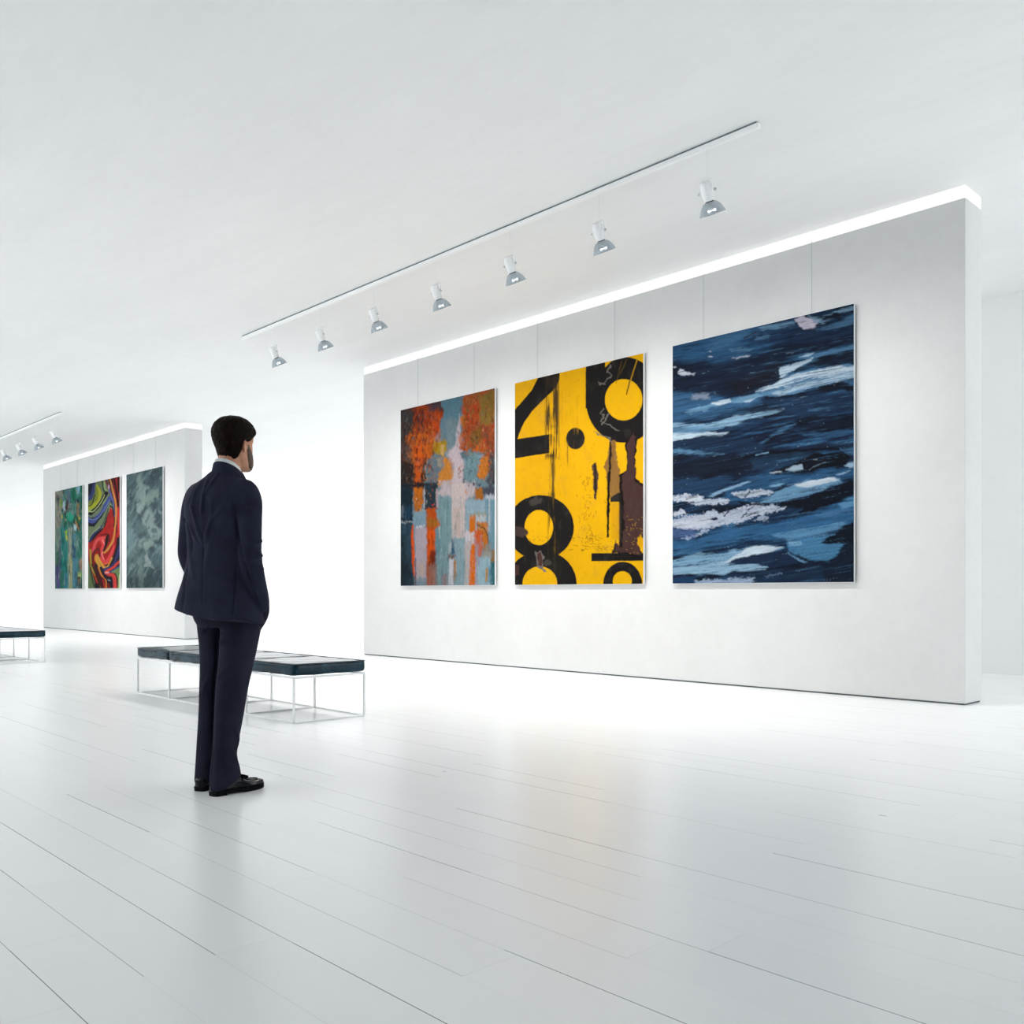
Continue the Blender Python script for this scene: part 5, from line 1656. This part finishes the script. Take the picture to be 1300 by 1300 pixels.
for q in S:
    ring = ell_ring(q[0], q[1], q[2], q[3], q[4], 72, 2.3)
    for p in ring:
        if p.z < 1.0:
            s = p.x * CT + p.y * ST
            p.z = 1.0 - (1.0 - p.z) * (1.0 - hem_z(s)) / .20
    R.append(ring)
rings(bm, R)
def sleeve(path):
    pts = [Vector(p[:3]) for p in path]
    add_tube(bm, pts, [p[3] for p in path], 28, .98, 5, ref=(0, 1, 0))
sleeve([(.09, .0, 1.425, .056), (.140, -.002, 1.426, .060), (.166, -.007, 1.375, .063), (.174, -.015, 1.30, .061), (.185, -.025, 1.20, .057), (.194, -.031, 1.12, .054), (.199, -.018, 1.04, .053), (.199, .008, .97, .050), (.195, .030, .925, .048), (.190, .044, .890, .046), (.184, .052, .872, .040)])
sleeve([(-.08, .0, 1.425, .056), (-.128, -.002, 1.422, .060), (-.150, -.007, 1.37, .062), (-.161, -.012, 1.30, .060), (-.172, -.018, 1.20, .056), (-.177, -.016, 1.125, .054), (-.170, .02, 1.05, .052), (-.158, .065, .99, .048), (-.148, .088, .96, .044)])
jacket = link_mesh('jacket', bm, M_suit, person)
remesh(jacket, .0050, 6, .5)
Z1, Z2 = 510, 690
def zl(pts, oy):
    return [zp(x, y, oy) for x, y in pts]
folds(jacket, [
    (zl([(425, 640), (390, 780), (378, 900), (375, 960)], Z1), .0055, .006, 0),
    (zl([(510, 600), (450, 700), (398, 790), (385, 950)], Z1), .0050, .006, 0),
    (zl([(375, 650), (330, 760), (300, 880), (350, 1080), (385, 1200)], Z1), .0055, .008, 0),
    (zl([(330, 680), (300, 780), (270, 850)], Z1), .0035, .006, 0),
    (zl([(600, 780), (560, 860), (470, 980), (420, 1080), (398, 1220)], Z1), .0050, .009, 0),
    (zl([(450, 800), (455, 950), (420, 1150)], Z1), .0040, .009, 0),
    (zl([(560, 640), (600, 800), (570, 1000)], Z1), -.0025, .010, 0),
    (zl([(235, 930), (300, 1080), (360, 1210)], Z1), .0035, .007, 0),
    (zl([(210, 940), (260, 1000), (290, 1150), (300, 1300)], Z1), -.0085, .006, 0),
    (zl([(620, 870), (640, 1000), (655, 1150), (690, 1300)], Z1), -.0085, .006, 0),
    (zl([(640, 960), (740, 900), (780, 940)], Z1), .0040, .008, 0),
    (zl([(720, 1230), (800, 1180), (850, 1150)], Z1), .0055, .006, 0),
    (zl([(700, 1270), (800, 1240), (855, 1220)], Z1), -.0055, .006, 0),
    (zl([(388, 1080), (392, 1300)], Z1), -.0030, .004, 0),
    (zl([(392, 0), (385, 200), (385, 600)], Z2), -.0030, .004, 0),
    (zl([(285, 60), (300, 200), (320, 320)], Z2), .0040, .009, 0),
    (zl([(270, 180), (245, 300), (230, 560)], Z2), -.0060, .005, 0),
    (zl([(440, 0), (425, 100), (410, 220)], Z2), .0035, .010, 0),
    (zl([(640, 200), (630, 350), (608, 620)], Z2), -.0065, .006, 0),
    (zl([(655, 20), (690, 130), (760, 330), (800, 480)], Z2), -.0060, .007, 0),
    (zl([(680, 150), (800, 130), (860, 90)], Z2), .0060, .007, 0),
    (zl([(690, 180), (790, 200), (875, 150)], Z2), -.0060, .006, 0),
    (zl([(720, 220), (800, 230), (870, 210)], Z2), .0045, .006, 0),
    (zl([(740, 300), (800, 420), (830, 480)], Z2), .0045, .008, 0),
    (zl([(330, 380), (420, 500), (540, 620)], Z2), .0020, .02, 0),
])
# collar and lapels of the jacket
bm = bmesh.new()
collar(bm, 1.462, 1.540, .0640, .0715, .016, .028, .018, .46, .009)
jc = link_mesh('jacket_collar', bm, M_suit, jacket)
# centre-back seam as a fine sewn line is part of the folds; the two rear vents are too
# small flap at the right hip pocket, pushed back by the hand
# ---- trousers
bm = bmesh.new()
loft(bm, [(.014, .006, 1.00, .150, .115), (.014, .008, .93, .160, .125), (.016, .010, .87, .165, .130), (.016, .012, .82, .155, .122), (.016, .012, .785, .135, .10)], 3, 56)
def trouser(secs):
    S = catmull([tuple(sd(s, d, z)) + (a, b) for s, d, z, a, b in secs], 5)
    rings(bm, [ell_ring(q[0], q[1], q[2], q[3], q[4], 48, 2.2) for q in S])
def hemmed(secs, zb, zf):
    S = catmull([tuple(sd(s, d, z)) + (a, b) for s, d, z, a, b in secs], 5)
    R = []
    for q in S:
        r = ell_ring(q[0], q[1], q[2], q[3], q[4], 48, 2.2)
        for p in r:
            if q[2] < .2:
                k = (.2 - q[2]) / (.2 - secs[-1][2])
                y = (p.y - q[1]) / q[4]
                p.z += k * ((zb + zf) / 2 + (zf - zb) / 2 * y - secs[-1][2])
        R.append(r)
    rings(bm, R)
hemmed([(.088, -.052, .88, .085, .105), (.090, -.058, .80, .083, .104), (.078, -.060, .69, .078, .094), (.062, -.060, .58, .071, .086), (.048, -.060, .49, .066, .080),
        (.034, -.060, .36, .058, .074), (.020, -.062, .24, .052, .064), (.012, -.064, .16, .052, .064), (.015, -.064, .10, .058, .075), (.019, -.064, .045, .060, .082)], .022, .088)
hemmed([(-.020, .060, .88, .082, .100), (-.024, .066, .80, .078, .098), (-.022, .072, .69, .071, .088), (-.024, .078, .58, .066, .082), (-.030, .082, .49, .064, .078),
        (-.038, .084, .36, .060, .074), (-.050, .086, .24, .056, .068), (-.056, .088, .16, .055, .066), (-.055, .088, .10, .058, .073), (-.054, .088, .045, .060, .080)], .030, .096)
# the right hand in its pocket pushes the cloth out
add_tube(bm, [(.165, .050, .965), (.166, .064, .90), (.152, .074, .84), (.125, .066, .76)], [.046, .052, .052, .032], 24, 1, 4)
add_tube(bm, [(-.125, .085, .95), (-.118, .098, .89), (-.10, .095, .82)], [.034, .040, .030], 24, 1, 4)
trousers = link_mesh('trousers', bm, M_trou, person)
remesh(trousers, .0052, 5, .5)
folds(trousers, [
    (zl([(440, 665), (400, 700), (358, 748)], Z2), .0050, .007, 0),
    (zl([(640, 735), (560, 760), (505, 815)], Z2), .0045, .008, 0),
    (zl([(500, 690), (560, 700), (620, 690)], Z2), .0040, .010, 0),
    (zl([(495, 700), (492, 850), (480, 1050), (462, 1300)], Z2), -.0065, .006, 0),
    (zl([(510, 860), (590, 980), (700, 860)], Z2), .0015, .012, 0),
    (zl([(440, 1080), (400, 1150), (380, 1240)], Z2), .0045, .008, 0),
    (zl([(600, 980), (520, 1060), (490, 1100)], Z2), .0030, .010, 0),
    (zl([(470, 0), (462, 300), (455, 620), (455, 900)], 850), -.0060, .006, 0),
    (zl([(640, 460), (660, 560), (640, 640)], 850), .0040, .007, 0),
    (zl([(600, 640), (650, 720), (660, 840)], 850), .0035, .010, 0),
    (zl([(560, 200), (565, 600), (570, 880)], 850), .0020, .004, 0),
    (zl([(470, 860), (560, 800), (660, 800)], 850), .0035, .010, 0),
])

# ---- shoes: polished tassel loafers
def make_shoe(ank, yaw):
    st = [(-.086, .012, .050), (-.080, .026, .060), (-.066, .033, .067), (-.03, .0365, .074), (.01, .0375, .078), (.045, .039, .076), (.075, .0425, .068), (.105, .0465, .058), (.135, .048, .050), (.165, .045, .045), (.190, .037, .041), (.206, .026, .036), (.2145, .010, .029)]
    S = catmull(st, 4)
    bm = bmesh.new()
    R = []
    for y, w, h in S:
        toe = .006 * max(0, (y - .12) / .09) ** 2
        ring = []
        for k in range(33):
            t = k / 32
            a = PI * t
            x = -w * math.copysign(abs(math.cos(a)) ** .62, math.cos(a))
            z = .020 + (h - .020) * math.sin(a) ** .55 + toe
            ring.append(Vector((x, y, z)))
        ring += [Vector((w * .9, y, .018 + toe)), Vector((0, y, .018 + toe)), Vector((-w * .9, y, .018 + toe))]
        R.append(ring)
    rings(bm, R)
    shoe = link_mesh('shoe', bm, M_shoe, person)
    shoe.location = (ank.x, ank.y, 0)
    shoe.rotation_euler = (0, 0, yaw)
    shoe.scale = (.95, .93, 1)
    # sole with separate heel block
    bm = bmesh.new()
    def outline(y0, y1, grow):
        L = [q for q in S if y0 <= q[0] <= y1]
        return [(-(w + grow), y) for y, w, h in L] + [(w + grow, y) for y, w, h in L[::-1]]
    def slab(out, zf0, zf1):
        R = [[Vector((x, y, zf0(y))) for x, y in out], [Vector((x, y, zf1(y))) for x, y in out]]
        rings(bm, R)
    toe = lambda y: .006 * max(0, (y - .12) / .09) ** 2
    slab(outline(-.09, .22, .0045), lambda y: .010 - .010 * min(1, max(0, (y - .02) / .06)) + toe(y), lambda y: .021 + toe(y))
    slab(outline(-.09, -.012, .0025), lambda y: 0, lambda y: .0105)
    link_mesh('sole', bm, M_sole, shoe, False)
    # apron seam, strap and tassel
    bm = bmesh.new()
    pts = []
    for k in range(25):
        a = PI * k / 24
        x = .031 * math.cos(a)
        y = .118 + .066 * math.sin(a) ** .8
        pts.append((x, y))
    P3 = []
    for x, y in [(.029, .075), (.030, .10)] + pts + [(-.030, .10), (-.029, .075)]:
        for (y0, w0, h0), (y1, w1, h1) in zip(S[:-1], S[1:]):
            if y0 <= y <= y1:
                t = (y - y0) / (y1 - y0 + 1e-9)
                w, h = w0 + (w1 - w0) * t, h0 + (h1 - h0) * t
                break
        cx = min(.98, abs(x) / w) ** (1 / .62)
        z = .020 + (h - .020) * (max(0, 1 - cx * cx)) ** .275 + toe(y)
        P3.append(Vector((x, y, z + .001)))
    add_tube(bm, P3, .0030, 8, 1, 0, ref=(0, 0, 1))
    link_mesh('apron_seam', bm, M_shoe, shoe)
    bm = bmesh.new()
    add_tube(bm, [(-.040, .070, .040), (-.030, .072, .064), (0, .074, .0735), (.030, .072, .064), (.040, .070, .040)], [.007] * 5, 12, .35, 4, ref=(0, 1, 0))
    link_mesh('strap', bm, M_shoe, shoe)
    bm = bmesh.new()
    for sx in (-1, 1):
        add_tube(bm, [(sx * .003, .078, .076), (sx * .006, .090, .0745), (sx * .010, .104, .068), (sx * .014, .118, .0605)], [.003, .0048, .0072, .0085], 12, .7, 3, ref=(1, 0, 0))
    link_mesh('tassel', bm, M_sole, shoe)
    return shoe
make_shoe(sd(.022, -.066, 0), math.radians(-17))
make_shoe(sd(-.060, .086, 0), math.radians(8))

# ---- stand him in the room
person.location = (-1.391 * .69247 - .72145 * 4.41, -1.391 * .72145 + .69247 * 4.41, 0)
person.rotation_euler = (0, 0, math.radians(FACE))
tag(person, 'dark haired man in navy suit and black loafers seen from behind, hands in pockets', 'person')
# ------------------------------------------------------------------ camera, world, view
cam = bpy.data.cameras.new('camera')
cam.sensor_width = 36
cam.lens = 1170 / 1300 * 36
cam.shift_y = 102 / 1300
cam.clip_end = 300
co = bpy.data.objects.new('camera', cam)
COL.objects.link(co)
co.location = (0, 0, .95)
co.rotation_euler = (PI / 2, 0, math.asin(.7214489))
SC.camera = co
w = bpy.data.worlds.new('sky')
w.use_nodes = True
w.node_tree.nodes['Background'].inputs[0].default_value = (.95, .98, 1, 1)
w.node_tree.nodes['Background'].inputs[1].default_value = 1.0
SC.world = w
SC.cycles.max_bounces = 12
SC.cycles.diffuse_bounces = 8
SC.cycles.caustics_reflective = False
SC.cycles.use_denoising = True
SC.view_settings.view_transform = 'Standard'
SC.view_settings.look = 'None'
SC.view_settings.exposure = .98
SC.view_settings.gamma = 1
